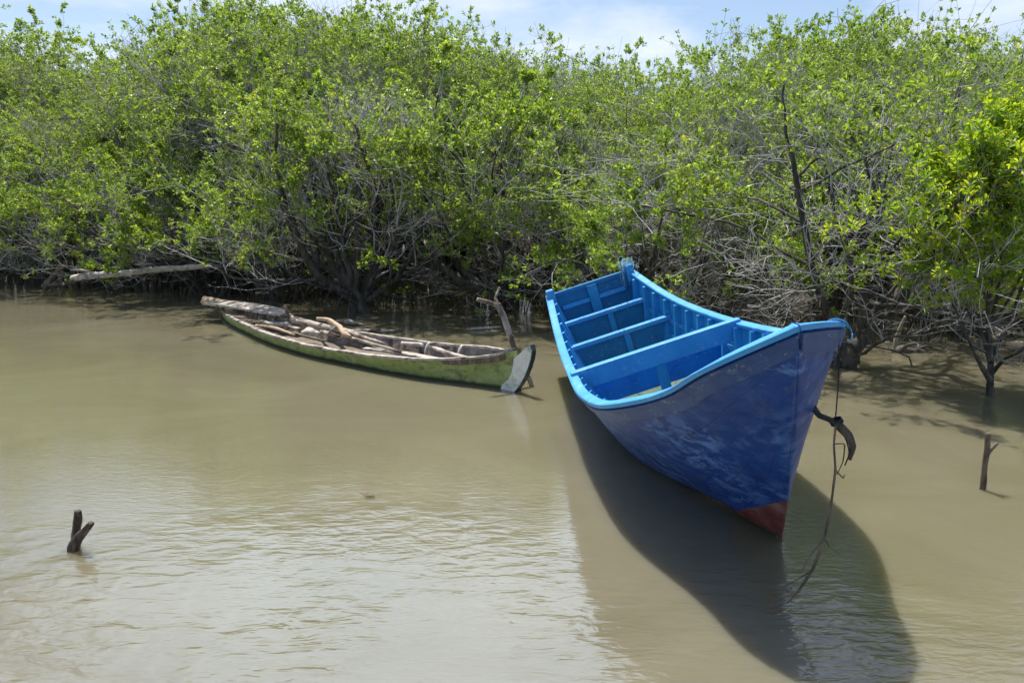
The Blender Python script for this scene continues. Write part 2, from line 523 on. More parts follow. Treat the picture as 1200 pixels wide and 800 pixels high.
gx = np.concatenate([[-600, -150, -60], np.arange(-30, 30.1, 0.6), [60, 150, 600]])
off = np.concatenate([np.arange(-0.5, 6, 0.45), [8, 12, 20, 50, 150, 700]])
rows = []
for x in gx:
    row = []
    for o in off:
        y = shore(x) + 1.7 + o + 0.7 * mnoise.noise(Vector((x * 0.6, 3.1, 0)))
        z = -0.10 + 0.085 * min(o + 0.5, 4) + 0.09 * mnoise.noise(Vector((x * 0.9, y * 0.9, 1.0))) + 0.05 * mnoise.noise(Vector((x * 3, y * 3, 5.0)))
        row.append((x, y, z))
    rows.append(row)
mb = MB(); mb.grid(rows, flip=True)
tag(mb.obj('mud_bank', M['mud'], smooth=True), 'dark brown mud bank under the mangroves', kind='structure')


# ------------------------------------------------------------------ trees
def tubes_np(groups):
    """groups: list of (pts (n,3) list, radii, k) -> verts, quads"""
    V, Q = [], []
    base = 0
    bykey = {}
    for pts, rad, k in groups:
        bykey.setdefault((len(pts), k), []).append((pts, rad))
    for (npt, k), lst in bykey.items():
        P = np.array([[tuple(p) for p in a[0]] for a in lst])
        Rr = np.array([a[1] for a in lst])
        D = np.empty_like(P)
        D[:, 1:-1] = P[:, 2:] - P[:, :-2]; D[:, 0] = P[:, 1] - P[:, 0]; D[:, -1] = P[:, -1] - P[:, -2]
        D /= np.linalg.norm(D, axis=2, keepdims=True) + 1e-9
        ref = np.tile(np.array([0.37, 0.61, 0.7]), (len(lst), 1))
        A = np.empty((len(lst), npt, k, 3))
        ang = np.arange(k) * 2 * np.pi / k
        s = np.cross(D[:, 0], ref); s /= np.linalg.norm(s, axis=1, keepdims=True) + 1e-9
        for i in range(npt):
            s = s - D[:, i] * (s * D[:, i]).sum(1, keepdims=True)
            s /= np.linalg.norm(s, axis=1, keepdims=True) + 1e-9
            t = np.cross(D[:, i], s)
            A[:, i] = P[:, i, None] + Rr[:, i, None, None] * (s[:, None] * np.cos(ang)[None, :, None] + t[:, None] * np.sin(ang)[None, :, None])
        B = len(lst)
        V.append(A.reshape(-1, 3))
        idx = np.arange(B * npt * k).reshape(B, npt, k) + base
        a = idx[:, :-1]; b = idx[:, 1:]
        a2 = np.roll(a, -1, axis=2); b2 = np.roll(b, -1, axis=2)
        Q.append(np.stack([a, a2, b2, b], -1).reshape(-1, 4))
        base += B * npt * k
    return np.concatenate(V), np.concatenate(Q)


def leaves_np(cent, dirs, n_per, L, Wd, rng, six=False):
    """rosettes of leaves at twig ends"""
    C = np.repeat(np.array(cent), n_per, axis=0)
    T = np.repeat(np.array(dirs), n_per, axis=0)
    n_ = len(C)
    rnd = rng.normal(size=(n_, 3))
    rad = rnd - T * (rnd * T).sum(1, keepdims=True)
    rad /= np.linalg.norm(rad, axis=1, keepdims=True)
    ld = T * rng.uniform(0.15, 1.1, (n_, 1)) + rad + np.array([0, 0, 0.25])
    ld /= np.linalg.norm(ld, axis=1, keepdims=True)
    back = rng.uniform(0, 0.075, (n_, 1))
    O = C - T * back
    nn = T + rng.normal(size=(n_, 3)) * 0.35 + np.array([0, 0, 0.3])
    sd = np.cross(ld, nn); sd /= np.linalg.norm(sd, axis=1, keepdims=True) + 1e-9
    up = np.cross(sd, ld)
    l = L * rng.uniform(0.65, 1.2, (n_, 1)); w = Wd * rng.uniform(0.75, 1.2, (n_, 1))
    pet = O + ld * 0.012
    if six:
        Vv = np.stack([pet, pet + ld * l * 0.32 - sd * w * 0.46 + up * w * 0.22, pet + ld * l * 0.72 - sd * w * 0.40 + up * w * 0.2, pet + ld * l - up * l * 0.08,
                       pet + ld * l * 0.72 + sd * w * 0.40 + up * w * 0.2, pet + ld * l * 0.32 + sd * w * 0.46 + up * w * 0.22], 1)
        b = np.arange(n_)[:, None] * 6
        q = np.concatenate([b + np.array([[0, 1, 2, 3]]), b + np.array([[0, 3, 4, 5]])])
        return Vv.reshape(-1, 3), q
    Vv = np.stack([pet, pet + ld * l * 0.55 - sd * w * 0.5 + up * w * 0.2, pet + ld * l - up * l * 0.06, pet + ld * l * 0.55 + sd * w * 0.5 + up * w * 0.2], 1)
    b = np.arange(n_)[:, None] * 4
    q = np.concatenate([b + np.array([[0, 1, 2]]), b + np.array([[0, 2, 3]])])
    return Vv.reshape(-1, 3), q


NPTS = [9, 7, 5, 4, 3]
KS = [7, 5, 4, 3, 3]


def grow_tree(seed, H, spread, nstem, kids=(5, 5, 4, 3), leaf_from=0.3, leaf_p=0.85, leafL=0.092, leafW=0.046, nleaf=7, stems=None,
              r0=0.058, up=0.10, wild=0.34, six=False, gap=0.06, crown_r=None, lenk=1.0, dome=None, props=0, skirt=0, side=0.55, thr=0.66):
    rg = random.Random(seed)
    rng = np.random.default_rng(seed)
    thick, thin, tips, tdirs = [], [], [], []

    def rv(): return Vector((rg.gauss(0, 1), rg.gauss(0, 1), rg.gauss(0, 1)))

    def poly(p, d, length, n, w, upk):
        pts = [p.copy()]
        d = d.normalized()
        for i in range(n - 1):
            d = (d + rv() * w * 0.5 + Vector((0, 0, upk))).normalized()
            p = p + d * (length / (n - 1))
            pts.append(p.copy())
        return pts, d

    up_keep = [up]

    def patch(p):
        return mnoise.noise(Vector((p.x * 0.75 + seed * 7.3, p.y * 0.75, p.z * 1.35)))

    def branch(p, d, length, r, lvl, pts=None):
        if pts is None:
            pts, d = poly(p, d, length, NPTS[lvl], wild * (0.5 if lvl == 0 else 0.75 if lvl == 1 else 1.0), up_keep[0] * (0.4 if lvl > 2 else 1.0))
        else:
            d = (pts[-1] - pts[-2]).normalized()
            length = sum((b - a).length for a, b in zip(pts, pts[1:]))
        m = len(pts)
        tip = (0.5, 0.5, 0.45, 0.45, 0.5)[lvl]
        rad = [max(0.0028, r * (1 - (1 - tip) * i / (m - 1))) for i in range(m)]
        if lvl == 0:
            rad = [q * (1 + 0.7 * max(0, 0.25 - i / (m - 1)) / 0.25) * rg.uniform(0.88, 1.12) for i, q in enumerate(rad)]
        (thick if lvl < 2 else thin).append((pts, rad, KS[lvl]))
        if pts[-1].z < 0.06 and lvl > 0:
            return
        if lvl == 4 or (lvl == 3 and rg.random() < 0.25):
            e = pts[-1]
            hrel = e.z / H
            if dome:
                e_rel = hrel + side * (math.hypot(e.x, e.y) / dome) ** 2
                pb = leaf_p * min(1.0, max(0.03, (e_rel - thr) / 0.12))
                if hrel < leaf_from: pb *= 0.25 + 0.75 * hrel / leaf_from
            else:
                pb = leaf_p if hrel > leaf_from else leaf_p * max(0.0, (hrel / leaf_from)) ** 2 * 0.6
            pz = patch(e)
            if pz < 0.0: pb *= gap
            elif pz > 0.08: pb = min(1, pb * 1.3)
            if rg.random() < pb:
                tips.append(tuple(e)); tdirs.append(tuple(d))
                if lvl == 4 and dome:
                    if rg.random() < 0.75: tips.append(tuple(pts[-2])); tdirs.append(tuple(d))
                    if rg.random() < 0.4: tips.append(tuple(pts[0])); tdirs.append(tuple((d + rv() * 0.4).normalized()))
            if lvl == 4: return
        nk = kids[lvl]
        for c in range(nk):
            f = 1.0 if c == 0 else rg.uniform(0.28 if lvl else 0.4, 1.0)
            i = f * (m - 1); k = min(int(i), m - 2); q = pts[k].lerp(pts[k + 1], i - k)
            dd = (pts[k + 1] - pts[k]).normalized()
            ang = math.radians(rg.uniform(8, 24) if c == 0 else rg.uniform(28, 72))
            ax = dd.cross(rv()).normalized()
            nd = Matrix.Rotation(ang, 3, ax) @ dd
            if lvl >= 1 and nd.z < -0.35: nd.z *= -0.4
            if crown_r:
                rr = math.hypot(q.x, q.y)
                if rr > crown_r: nd = nd - Vector((q.x, q.y, 0)) * (0.6 / rr)
            ln = length * lenk * rg.uniform(0.45, 0.75) * (1.0 if lvl < 2 else 0.9)
            if q.z + nd.normalized().z * ln > H: ln *= 0.45
            branch(q, nd, max(ln, 0.10), max(0.003, rad[k] * (0.72 if c == 0 else rg.uniform(0.4, 0.62))), lvl + 1)

    if stems is None:
        for s in range(nstem):
            a = 2 * math.pi * (s + rg.uniform(-0.3, 0.3)) / nstem
            lean = rg.uniform(0.25, 1.0) * spread
            b = Vector((math.cos(a), math.sin(a), 0)) * rg.uniform(0.04, 0.22)
            b.z = -0.25
            d = Vector((math.cos(a) * lean, math.sin(a) * lean, 1.0))
            branch(b, d, H * rg.uniform(0.42, 0.58) + 0.25, r0 * rg.uniform(0.6, 1.15), 0)
    else:
        for pts, r in stems:
            branch(None, None, 0, r, 0, resample(pts, NPTS[0]))
    for c in range(skirt):
        a = 2 * math.pi * (c + rg.uniform(-.4, .4)) / skirt
        p = Vector((math.cos(a) * 0.2, math.sin(a) * 0.2, rg.uniform(0.12, 0.6)))
        d = Vector((math.cos(a), math.sin(a), rg.uniform(0.0, 0.45)))
        sv = up_keep[0]; up_keep[0] = 0.02
        branch(p, d, rg.uniform(0.7, 1.15), rg.uniform(0.012, 0.024), 1)
        up_keep[0] = sv
    for c in range(props):
        a = rg.uniform(0, 6.28); h0 = rg.uniform(0.15, 0.55); r1_ = rg.uniform(0.35, 0.95)
        u_ = Vector((math.cos(a), math.sin(a), 0)); a0 = u_ * rg.uniform(0.05, 0.25)
        pts = resample([a0 + Vector((0, 0, h0)), a0.lerp(u_ * r1_, 0.45) + Vector((rg.gauss(0, .05), rg.gauss(0, .05), h0 * 1.05)), u_ * r1_ * 0.9 + Vector((0, 0, h0 * 0.5)), u_ * r1_ + Vector((0, 0, -0.2))], 7)
        r_ = rg.uniform(0.008, 0.02)
        thick.append((pts, [r_] * 7, 5))
    tv, tq = tubes_np(thick)
    bv, bq = tubes_np(thin)
    lv, lq = leaves_np(tips, tdirs, nleaf, leafL, leafW, rng, six)
    return (tv, tq), (bv, bq), (lv, lq)


def tree_meshes(data, leafm):
    (tv, tq), (bv, bq), (lv, lq) = data
    return (np_mesh('trunk', tv, [tq], M['bark_dark'], smooth=True), np_mesh('branches', bv, [bq], M['bark_grey'], smooth=True),
            np_mesh('crown', lv, [lq], leafm))


def plant(name, meshes, loc, rz, scale, label, cat, group=None):
    root = empty(name, loc, (0, 0, rz), scale)
    tag(root, label, cat, group)
    for nm, me in zip(('trunk', 'branches', 'crown'), meshes):
        o = bpy.data.objects.new(nm, me)
        link(o, root)
    return root


BUSH = [tree_meshes(grow_tree(100 + i, 3.0, 1.0, 8, kids=(5, 5, 4, 4), leaf_from=0.22, leaf_p=0.92, nleaf=8, leafL=0.070, leafW=0.041, up=0.07, wild=0.42, dome=1.55, props=8, skirt=4, side=0.34, thr=0.71), M['leaf']) for i in range(4)]
MID = [tree_meshes(grow_tree(200 + i, 4.3, 0.62, 9, kids=(5, 5, 4, 4), leaf_from=0.35, leaf_p=0.9, nleaf=8, leafL=0.070, leafW=0.041, up=0.10, r0=0.055, dome=1.7, props=10, side=0.32, thr=0.72), M['leaf']) for i in range(3)]
TALL = [tree_meshes(grow_tree(300 + i, 5.8, 0.5, 9, kids=(6, 5, 4, 4), leaf_from=0.4, leaf_p=0.9, nleaf=8, leafL=0.072, leafW=0.042, up=0.12, r0=0.06, dome=2.0, props=6, side=0.26, thr=0.76), M['leaf']) for i in range(3)]

SKY = [(-400, 20), (0, 8), (45, 22), (85, 60), (115, 92), (160, 72), (200, 56), (235, 34), (255, 0), (320, -18), (400, -10), (440, 18), (500, 20), (540, 30), (600, 30), (640, 48),
       (680, 30), (720, 56), (760, 78), (830, 62), (870, 32), (890, 6), (940, -4), (1000, 20), (1060, 24), (1100, 70), (1130, 98), (1160, 50), (1200, 18), (1700, 5)]


def skyline(px):
    for (x0, y0), (x1, y1) in zip(SKY, SKY[1:]):
        if px <= x1: return y0 + (y1 - y0) * (px - x0) / (x1 - x0)
    return 20


def top_height(x, y, extra=0.0):
    px = 600 + F * x / (y * CP)
    return at(px, skyline(px) + extra, y).z


# front row: bushes right at the water's edge
FRONT = [
    (-12.2, 17.0, 0, 1.00, 'leafy mangrove at the far left edge, standing behind a twisted stump'),
    (-9.6, 16.6, 1, 0.98, 'round low mangrove bush above the pale fallen log, left part'),
    (-7.6, 15.9, 2, 0.95, 'mangrove bush drooping over the right end of the pale fallen log'),
    (-5.9, 14.9, 3, 0.92, 'mangrove bush of grey twigs just behind the stern of the green canoe'),
    (-4.2, 13.9, 0, 0.80, 'bright green mangrove bush behind the boards on the canoe stern'),
    (1.0, 11.9, 1, 0.92, 'pale green mangrove bush just left of the blue boat stern'),
    (1.95, 9.7, 3, 0.84, 'mangrove bush hanging over the stern of the blue boat'),
    (6.3, 10.2, 2, 1.00, 'grey twiggy mangrove bush behind the yellow-green sapling'),
    (8.2, 10.6, 0, 1.05, 'mangrove bush at the right edge behind the yellow-green sapling'),
]
for i, (x, y, k, s, lab) in enumerate(FRONT):
    plant('mangrove_bush', BUSH[k], (x, y, 0), R.uniform(0, 6.28), s, lab, 'mangrove bush', 'mangrove bushes at the water edge')

# two trees with their own well visible stems in the middle
def fan(basepx, basepy, Y, tops, r, jit=0.14):
    b = at(basepx, basepy, Y)
    out = []
    for (tx, ty, mx_, my_) in tops:
        p0 = Vector((b.x + R.uniform(-jit, jit), Y + R.uniform(-jit, jit), -0.25))
        p1 = Vector((p0.x, p0.y, 0.12))
        pm = at(mx_, my_, Y + R.uniform(-0.35, 0.25)); pt = at(tx, ty, Y + R.uniform(-0.7, 0.5))
        out.append(([v - Vector((b.x, Y, 0)) for v in (p0, p1, pm, pt)], r * R.uniform(0.65, 1.15)))
    return Vector((b.x, Y, 0)), out


loc, st = fan(422, 364, 12.5, [(335, 240, 368, 318), (365, 215, 385, 300), (395, 200, 402, 290), (420, 185, 420, 280), (450, 195, 440, 285), (480, 215, 462, 290), (505, 240, 470, 320), (440, 230, 436, 300), (385, 240, 398, 310)], 0.09)
plant('mangrove_tree', tree_meshes(grow_tree(41, 3.4, 0, 0, kids=(5, 5, 4, 3), stems=st, leaf_from=0.42, leaf_p=0.95, leafL=0.074, leafW=0.042, nleaf=8, wild=0.36, dome=1.6, props=9, skirt=0, side=0.26, thr=0.72), M['leaf']), loc, 0, 1,
      'many stemmed dark mangrove rising in a V behind the middle of the green canoe', 'mangrove tree')
loc, st = fan(590, 368, 12.7, [(470, 268, 530, 322), (500, 230, 540, 312), (545, 215, 565, 290), (590, 220, 590, 290), (640, 235, 620, 300), (660, 265, 630, 330), (520, 290, 555, 338)], 0.085)
plant('mangrove_tree', tree_meshes(grow_tree(42, 3.2, 0, 0, kids=(5, 5, 4, 3), stems=st, leaf_from=0.42, leaf_p=0.9, leafL=0.074, leafW=0.042, nleaf=8, wild=0.38, dome=1.6, props=9, skirt=0, side=0.26, thr=0.72), M['leaf']), loc, 0, 1,
      'spreading mangrove with low stems leaning left behind the forked pole', 'mangrove tree')
# dark gnarled tree behind the bow of the blue boat
Y = 8.05
b = at(982, 430, Y)
S = [([(985, 455), (982, 425), (990, 400), (972, 372), (955, 330), (945, 282), (936, 230), (928, 180)], 0.055),
     ([(982, 458), (990, 428), (1003, 404), (1028, 380), (1050, 362), (1064, 335), (1076, 290), (1070, 235)], 0.10),
     ([(996, 455), (994, 420), (1004, 395), (1012, 360), (1018, 310), (1030, 255)], 0.065),
     ([(975, 455), (980, 430), (975, 405), (985, 375), (1000, 330), (985, 270)], 0.045)]
st = [([at(px, py, Y + 0.12 * math.sin(i * 2.1 + k)) - Vector((b.x, Y, 0)) for i, (px, py) in enumerate(l)], r) for k, (l, r) in enumerate(S)]
plant('mangrove_tree', tree_meshes(grow_tree(43, 3.0, 0, 0, kids=(7, 5, 4, 3), stems=st, leaf_from=0.62, leaf_p=0.6, leafL=0.07, leafW=0.036, wild=0.45, up=0.05, props=5, skirt=4), M['leaf']), (b.x, Y, 0), 0, 1,
      'gnarled dark trunked mangrove with bare grey twigs behind the bow of the blue boat', 'mangrove tree')

# sapling standing in the water at the right
Y = 6.75
b = at(1160, 468, Y)
S = [([(1160, 500), (1160, 465), (1161, 420), (1158, 370), (1163, 300), (1166, 230)], 0.035),
     ([(1160, 440), (1178, 420), (1205, 405), (1240, 350), (1262, 290)], 0.016),
     ([(1160, 445), (1142, 415), (1128, 380), (1105, 330), (1092, 285)], 0.016),
     ([(1161, 425), (1150, 390), (1128, 350), (1115, 290), (1120, 235)], 0.015),
     ([(1161, 420), (1180, 380), (1200, 330), (1222, 260), (1226, 205)], 0.017),
     ([(1158, 390), (1172, 330), (1180, 260), (1195, 190)], 0.014)]
st = [([at(px, py, Y + (0.0 if k == 0 else 0.28 * math.sin(i * 1.3 + k * 1.7))) - Vector((b.x, Y, 0)) for i, (px, py) in enumerate(l)], r) for k, (l, r) in enumerate(S)]
plant('mangrove_sapling', tree_meshes(grow_tree(44, 2.1, 0, 0, lenk=0.72, kids=(10, 6, 4, 3), stems=st, leaf_from=0.18, leaf_p=0.95, leafL=0.056, leafW=0.024, nleaf=8, wild=0.3, up=0.16, six=True, gap=0.35, crown_r=0.62), M['leaf_bright']),
      (b.x, Y, 0), 0, 1, 'bright yellow-green mangrove sapling on a thin trunk standing in open water', 'sapling')

# the thicket behind
THICKET = 'tall grey stemmed mangrove in the thicket behind the waterside bushes'
for row, (dy, sx, frac, protos, hp) in enumerate([(2.4, 2.9, 0.74, MID, 4.3), (4.2, 1.9, 0.93, TALL, 5.8), (6.4, 2.1, 1.0, TALL, 5.8)]):
    x = -15.0 - row * 1.5
    while x < 13 + row * 1.5:
        xx = x + R.uniform(-0.4, 0.4)
        yy = shore(xx) + dy + R.uniform(-0.5, 0.5)
        if abs(xx) < 0.72 * yy + 1.6:
            h = 1.7 + (top_height(xx, yy) - 1.7) * frac * (R.uniform(0.74, 1.08) if row == 0 else R.uniform(0.88, 1.04))
            pm = R.choice(protos)
            plant('mangrove_tree', pm, (xx, yy, -0.02), R.uniform(0, 6.28), h / hp * 0.97, THICKET, 'mangrove tree', 'mangrove thicket along the far bank')
        x += sx

# the wood further back, one dense mass
FV, FQ, nb_ = [], [], 0
LV, LQ, nl_ = [], [], 0
light = [grow_tree(500 + i, 3.6, 0.8, 7, kids=(4, 4, 3, 3), leaf_from=0.1, leaf_p=1.0, dome=2.2, side=0.24, thr=0.78, leafL=0.058, leafW=0.035, nleaf=9, gap=0.35) for i in range(3)]
for dy, sx in ((7.3, 1.5), (9.0, 1.6), (11.5, 1.9), (14.5, 2.2)):
    x = -19.0
    while x < 17:
        xx = x + R.uniform(-.4, .4); yy = shore(xx) + dy + R.uniform(-.5, .5)
        if abs(xx) < 0.72 * yy + 2.5:
            (tv, tq), (bv, bq), (lv, lq) = R.choice(light)
            a = R.uniform(0, 6.28); sc = (1.7 + (top_height(xx, yy) - 1.7) * R.uniform(0.6, 0.84)) / 3.6
            RM = np.array([[math.cos(a), -math.sin(a), 0], [math.sin(a), math.cos(a), 0], [0, 0, 1]]) * sc
            for vv, qq in ((tv, tq), (bv, bq)):
                FV.append(vv @ RM.T + np.array([xx, yy, 0.0])); FQ.append(qq + nb_); nb_ += len(vv)
            LV.append(lv @ RM.T + np.array([xx, yy, 0.0])); LQ.append(lq + nl_); nl_ += len(lv)
        x += sx
fv = np.concatenate(FV + LV); fq = np.concatenate(FQ); lq_ = np.concatenate(LQ) + nb_
me = np_mesh('far_thicket', fv, [fq, lq_], [M['bark_grey'], M['leaf']], np.concatenate([np.zeros(len(fq)), np.ones(len(lq_))]))
o = link(bpy.data.objects.new('far_thicket', me))
tag(o, 'dense mangrove wood closing the view behind the grey stems', 'thicket', kind='stuff')

# pencil roots poking out of the shallow mud
gr = []
for i in range(1500):
    x = R.uniform(-13, 10)
    y = shore(x) + abs(R.gauss(0.9, 1.2)) + 0.1
    h = R.uniform(0.05, 0.22)
    p = Vector((x, y, -0.05)); q = p + Vector((R.gauss(0, 0.04), R.gauss(0, 0.04), h + 0.05))
    gr.append(([p, p.lerp(q, 0.5) + Vector((R.gauss(0, .01), R.gauss(0, .01), 0)), q], [0.011, 0.009, 0.004], 4))
v, q = tubes_np(gr)
o = link(bpy.data.objects.new('pencil_roots', np_mesh('pencil_roots', v, [q], M['bark_dark'])))
tag(o, 'short pencil roots sticking out of the shallows under the mangroves', 'roots', kind='stuff')

# ------------------------------------------------------------------ blue boat
BX, BY, YAW, HEEL = 1.4019, 3.6898, 0.07283, 0.30727
LEN, RAKE = 4.16, 0.897
LFULL = 4.3204
TK = np.array([0, .05, .12, .22, .36, .55, .78, 1.0])
BK = np.array([0.0, 0.268, 0.402, 0.6063, 0.6766, 0.6470, 0.5629, 0.4390])
GK = np.array([1.3178, 1.2001, 1.0343, 0.8890, 0.7568, 0.7013, 0.7643, 1.0158])


def hcurve(t, k):
    h = np.diff(TK); d = np.diff(k) / h
    m = np.zeros(len(k)); m[0] = d[0]; m[-1] = d[-1]
    m[1:-1] = (d[:-1] * h[1:] + d[1:] * h[:-1]) / (h[:-1] + h[1:])
    m[0] = 1.5 * d[0] - .5 * m[1]
    i = min(max(int(np.searchsorted(TK, t)) - 1, 0), len(h) - 1)
    s = (t - TK[i]) / h[i]
    return float((2*s**3-3*s**2+1)*k[i] + (s**3-2*s**2+s)*h[i]*m[i] + (-2*s**3+3*s**2)*k[i+1] + (s**3-s**2)*h[i]*m[i+1])


TMAX = (LEN + RAKE) / (LFULL + RAKE)
T_FOOT = 0.26


def keel_pt(t):
    if t < T_FOOT:
        z = 1.3178 * (1 - (t / T_FOOT) ** 0.42)
        return (-RAKE * (z / 1.3178) ** 0.9, z)
    s = (t - T_FOOT) / (TMAX - T_FOOT)
    u = s * LEN
    q = min(u / 1.8, 1)
    z = -0.24 * q * q * (3 - 2 * q) + 0.04 * max(0, u - 2.2)
    return (u, z)


def hull_pt(t, s, side, inset=0.0):
    u0, z0 = keel_pt(t)
    b, g = hcurve(t, BK), hcurve(t, GK)
    uG = -RAKE + t * (LFULL + RAKE)
    f = min(max((t - 0.17) / 0.34, 0), 1); f = f * f * (3 - 2 * f)
    p = 0.95 + (0.40 - 0.95) * f
    b = max(b - inset, 0.0)
    z0 = z0 + inset * (1.0 if t > T_FOOT else 0.6); u0 = u0 + (inset if t < T_FOOT else 0)
    ss = s ** 1.25
    w = b * ss ** p
    return Vector((side * w, u0 + (uG - u0) * s ** 0.9 if t < 0.5 else u0 + (uG - u0) * s, z0 + (g - z0) * ss))


def gun_pt(t, side): return hull_pt(t, 1.0, side)


def plan_normal(t, side):
    a, b_ = gun_pt(max(t - 0.004, 0.0), side), gun_pt(min(t + 0.004, TMAX), side)
    d = (b_ - a); d.z = 0; d.normalize()
    nrm = Vector((d.y, -d.x, 0))
    if nrm.x * side < 0: nrm = -nrm
    return nrm


def hull_normal(t, s, side):
    e = 0.004
    t = min(max(t, 0.012), TMAX - 0.005); s = min(max(s, 0.02), 0.99)
    a = hull_pt(t + e, s, side) - hull_pt(t - e, s, side)
    c = hull_pt(t, s + e, side) - hull_pt(t, s - e, side)
    nn = a.cross(c)
    if nn.length < 1e-9: return Vector((side, 0, 0))
    nn.normalize()
    if nn.x * side < 0: nn = -nn
    return nn


boat = empty('wooden_boat', (BX, BY, 0), (0, -HEEL, YAW))
tag(boat, 'navy blue wooden boat with bright blue interior tilted in the shallows', 'boat')
TS = [0.0, 0.0005, 0.0012, 0.0025, 0.004] + [TMAX * (i / 56) ** 1.25 for i in range(1, 57)]
SS = [i / 20 for i in range(21)]
TH = 0.028
mb = MB()
mats = []
for side in (-1, 1):
    P = [[hull_pt(t, s, side) for s in SS] for t in TS]
    mb.grid(P, flip=(side < 0))
nout = len(mb.f)
for side in (-1, 1):
    P = [[hull_pt(max(t, 0.02), s, side, TH) for s in SS] for t in TS]
    mb.grid(P, flip=(side > 0))
hull = mb.obj('hull', M['hull'], boat, smooth=True)
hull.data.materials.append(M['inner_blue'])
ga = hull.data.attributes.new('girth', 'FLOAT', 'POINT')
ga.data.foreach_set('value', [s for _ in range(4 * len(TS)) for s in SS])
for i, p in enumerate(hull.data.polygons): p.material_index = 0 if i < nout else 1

# transom: outer board and its inside frame
def transom_ring(t, inset, smin=0.0, smax=1.0, n_=14):
    ring = [hull_pt(t, smin + (smax - smin) * i / n_, 1, inset) for i in range(n_, -1, -1)]
    ring += [hull_pt(t, smin + (smax - smin) * i / n_, -1, inset) for i in range(1, n_ + 1)]
    return ring


mb = MB()
r1 = transom_ring(TMAX, 0.004); r2 = [p + Vector((0, -0.03, 0)) for p in r1]
mb.sweep([r1, r2])
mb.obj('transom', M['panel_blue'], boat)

# gunwale caps
def cap(side):
    mb = MB(); rings = []
    for t in TS:
        g = gun_pt(t, side); nr = plan_normal(t, side)
        if t == 0: nr = Vector((0, -1, 0))
        o_ = g + nr * 0.016; i_ = g - nr * 0.054
        if i_.x * side < 0.004: i_.x = 0.004 * side
        if o_.x * side < 0.004: o_.x = 0.004 * side
        wob = 0.003 * mnoise.noise(Vector((t * 30, side, 0)))
        up_ = Vector((0, 0, 0.022 + wob)); dn = Vector((0, 0, -0.004))
        rings.append([o_ + dn, o_ + up_ * 0.8, o_ * 0.85 + i_ * 0.15 + up_, i_ * 0.9 + o_ * 0.1 + up_, i_ + up_ * 0.8, i_ + dn])
    mb.sweep(rings)
    return mb.obj('gunwale_cap', M['cap_blue'], boat)


cap(-1); cap(1)

# sheer strake planks, proud of the hull
for side in (-1, 1):
    mb = MB(); rings = []
    for t in TS:
        if t < 0.0004: continue
        g = gun_pt(t, side)
        hgt = 0.10
        u0, z0 = keel_pt(t)
        s_lo = 1.0
        while s_lo > 0.3 and (hull_pt(t, s_lo, side) - g).length < hgt: s_lo -= 0.01
        ring = []
        for s in (1.0, 0.5 * (1 + s_lo), s_lo):
            ring.append(hull_pt(t, s, side) + hull_normal(t, s, side) * 0.016)
        for s in (s_lo, 1.0):
            ring.append(hull_pt(t, s, side) + hull_normal(t, s, side) * 0.001)
        for q_ in ring:
            if q_.x * side < 0.002: q_.x = 0.002 * side
        ring[0].z -= 0.010; ring[-1].z -= 0.010
        rings.append(ring)
    mb.sweep(rings)
    mb.obj('sheer_strake', M['sheer'], boat)

# stem post
mb = MB(); rings = []
for i in range(15):
    z = 1.335 * (1 - i / 14) - 0.02
    zz_ = max(z, 0.0) / 1.3178
    u = -RAKE * zz_ ** 0.9
    w = 0.005 + 0.003 * zz_
    rings.append([Vector((-w * 0.5, u - 0.006, z)), Vector((w * 0.5, u - 0.006, z)), Vector((w, u + 0.03, z)), Vector((-w, u + 0.03, z))])
mb.sweep(rings)
mb.obj('stem_post', M['hull'], boat)

# ribs and the stringers between them
def inner_s_for_z(t, z):
    lo, hi = 0.0, 1.0
    for _ in range(24):
        m_ = 0.5 * (lo + hi)
        if hull_pt(t, m_, 1, TH).z < z: lo = m_
        else: hi = m_
    return lo


rib_ts = [0.16 + 0.048 * i for i in range(17)]
FLOOR = 0.26
for t in rib_ts:
    if t > TMAX - 0.015: continue
    for side in (-1, 1):
        mb = MB(); rings = []
        s0 = inner_s_for_z(t, FLOOR - 0.03)
        jt = t + R.uniform(-0.004, 0.004)
        for i in range(11):
            s = s0 + (0.985 - s0) * i / 10
            a = hull_pt(jt - 0.0032, s, side, TH - 0.004); b_ = hull_pt(jt + 0.0032, s, side, TH - 0.004)
            nn = hull_normal(jt, s, side)
            rings.append([a, b_, b_ - nn * 0.055, a - nn * 0.055])
        mb.sweep(rings)
        mb.obj('rib', M['rib_lit_blue'], boat)
for zrel in (0.36, 0.62):
    for side in (-1, 1):
        mb = MB(); rings = []
        for i in range(40):
            t = 0.13 + (TMAX - 0.02 - 0.13) * i / 39
            s0 = inner_s_for_z(t, FLOOR)
            s = s0 + (1 - s0) * zrel
            p0 = hull_pt(t, s, side, TH - 0.004); nn = hull_normal(t, s, side)
            upv = Vector((0, 0, 0.022))
            rings.append([p0 - upv, p0 + upv, p0 + upv - nn * 0.022, p0 - upv - nn * 0.022])
        mb.sweep(rings)
        mb.obj('stringer', M['rib_lit_blue'], boat)

def t_of_u(u, z):
    """station t whose inner hull passes u at height z"""
    lo, hi = 0.05, TMAX
    for _ in range(30):
        m_ = 0.5 * (lo + hi)
        s = inner_s_for_z(m_, z)
        if hull_pt(m_, s, 1, TH).y < u: lo = m_
        else: hi = m_
    return lo


def half_w(u, z):
    t = t_of_u(u, z)
    return hull_pt(t, inner_s_for_z(t, z), 1, TH).x


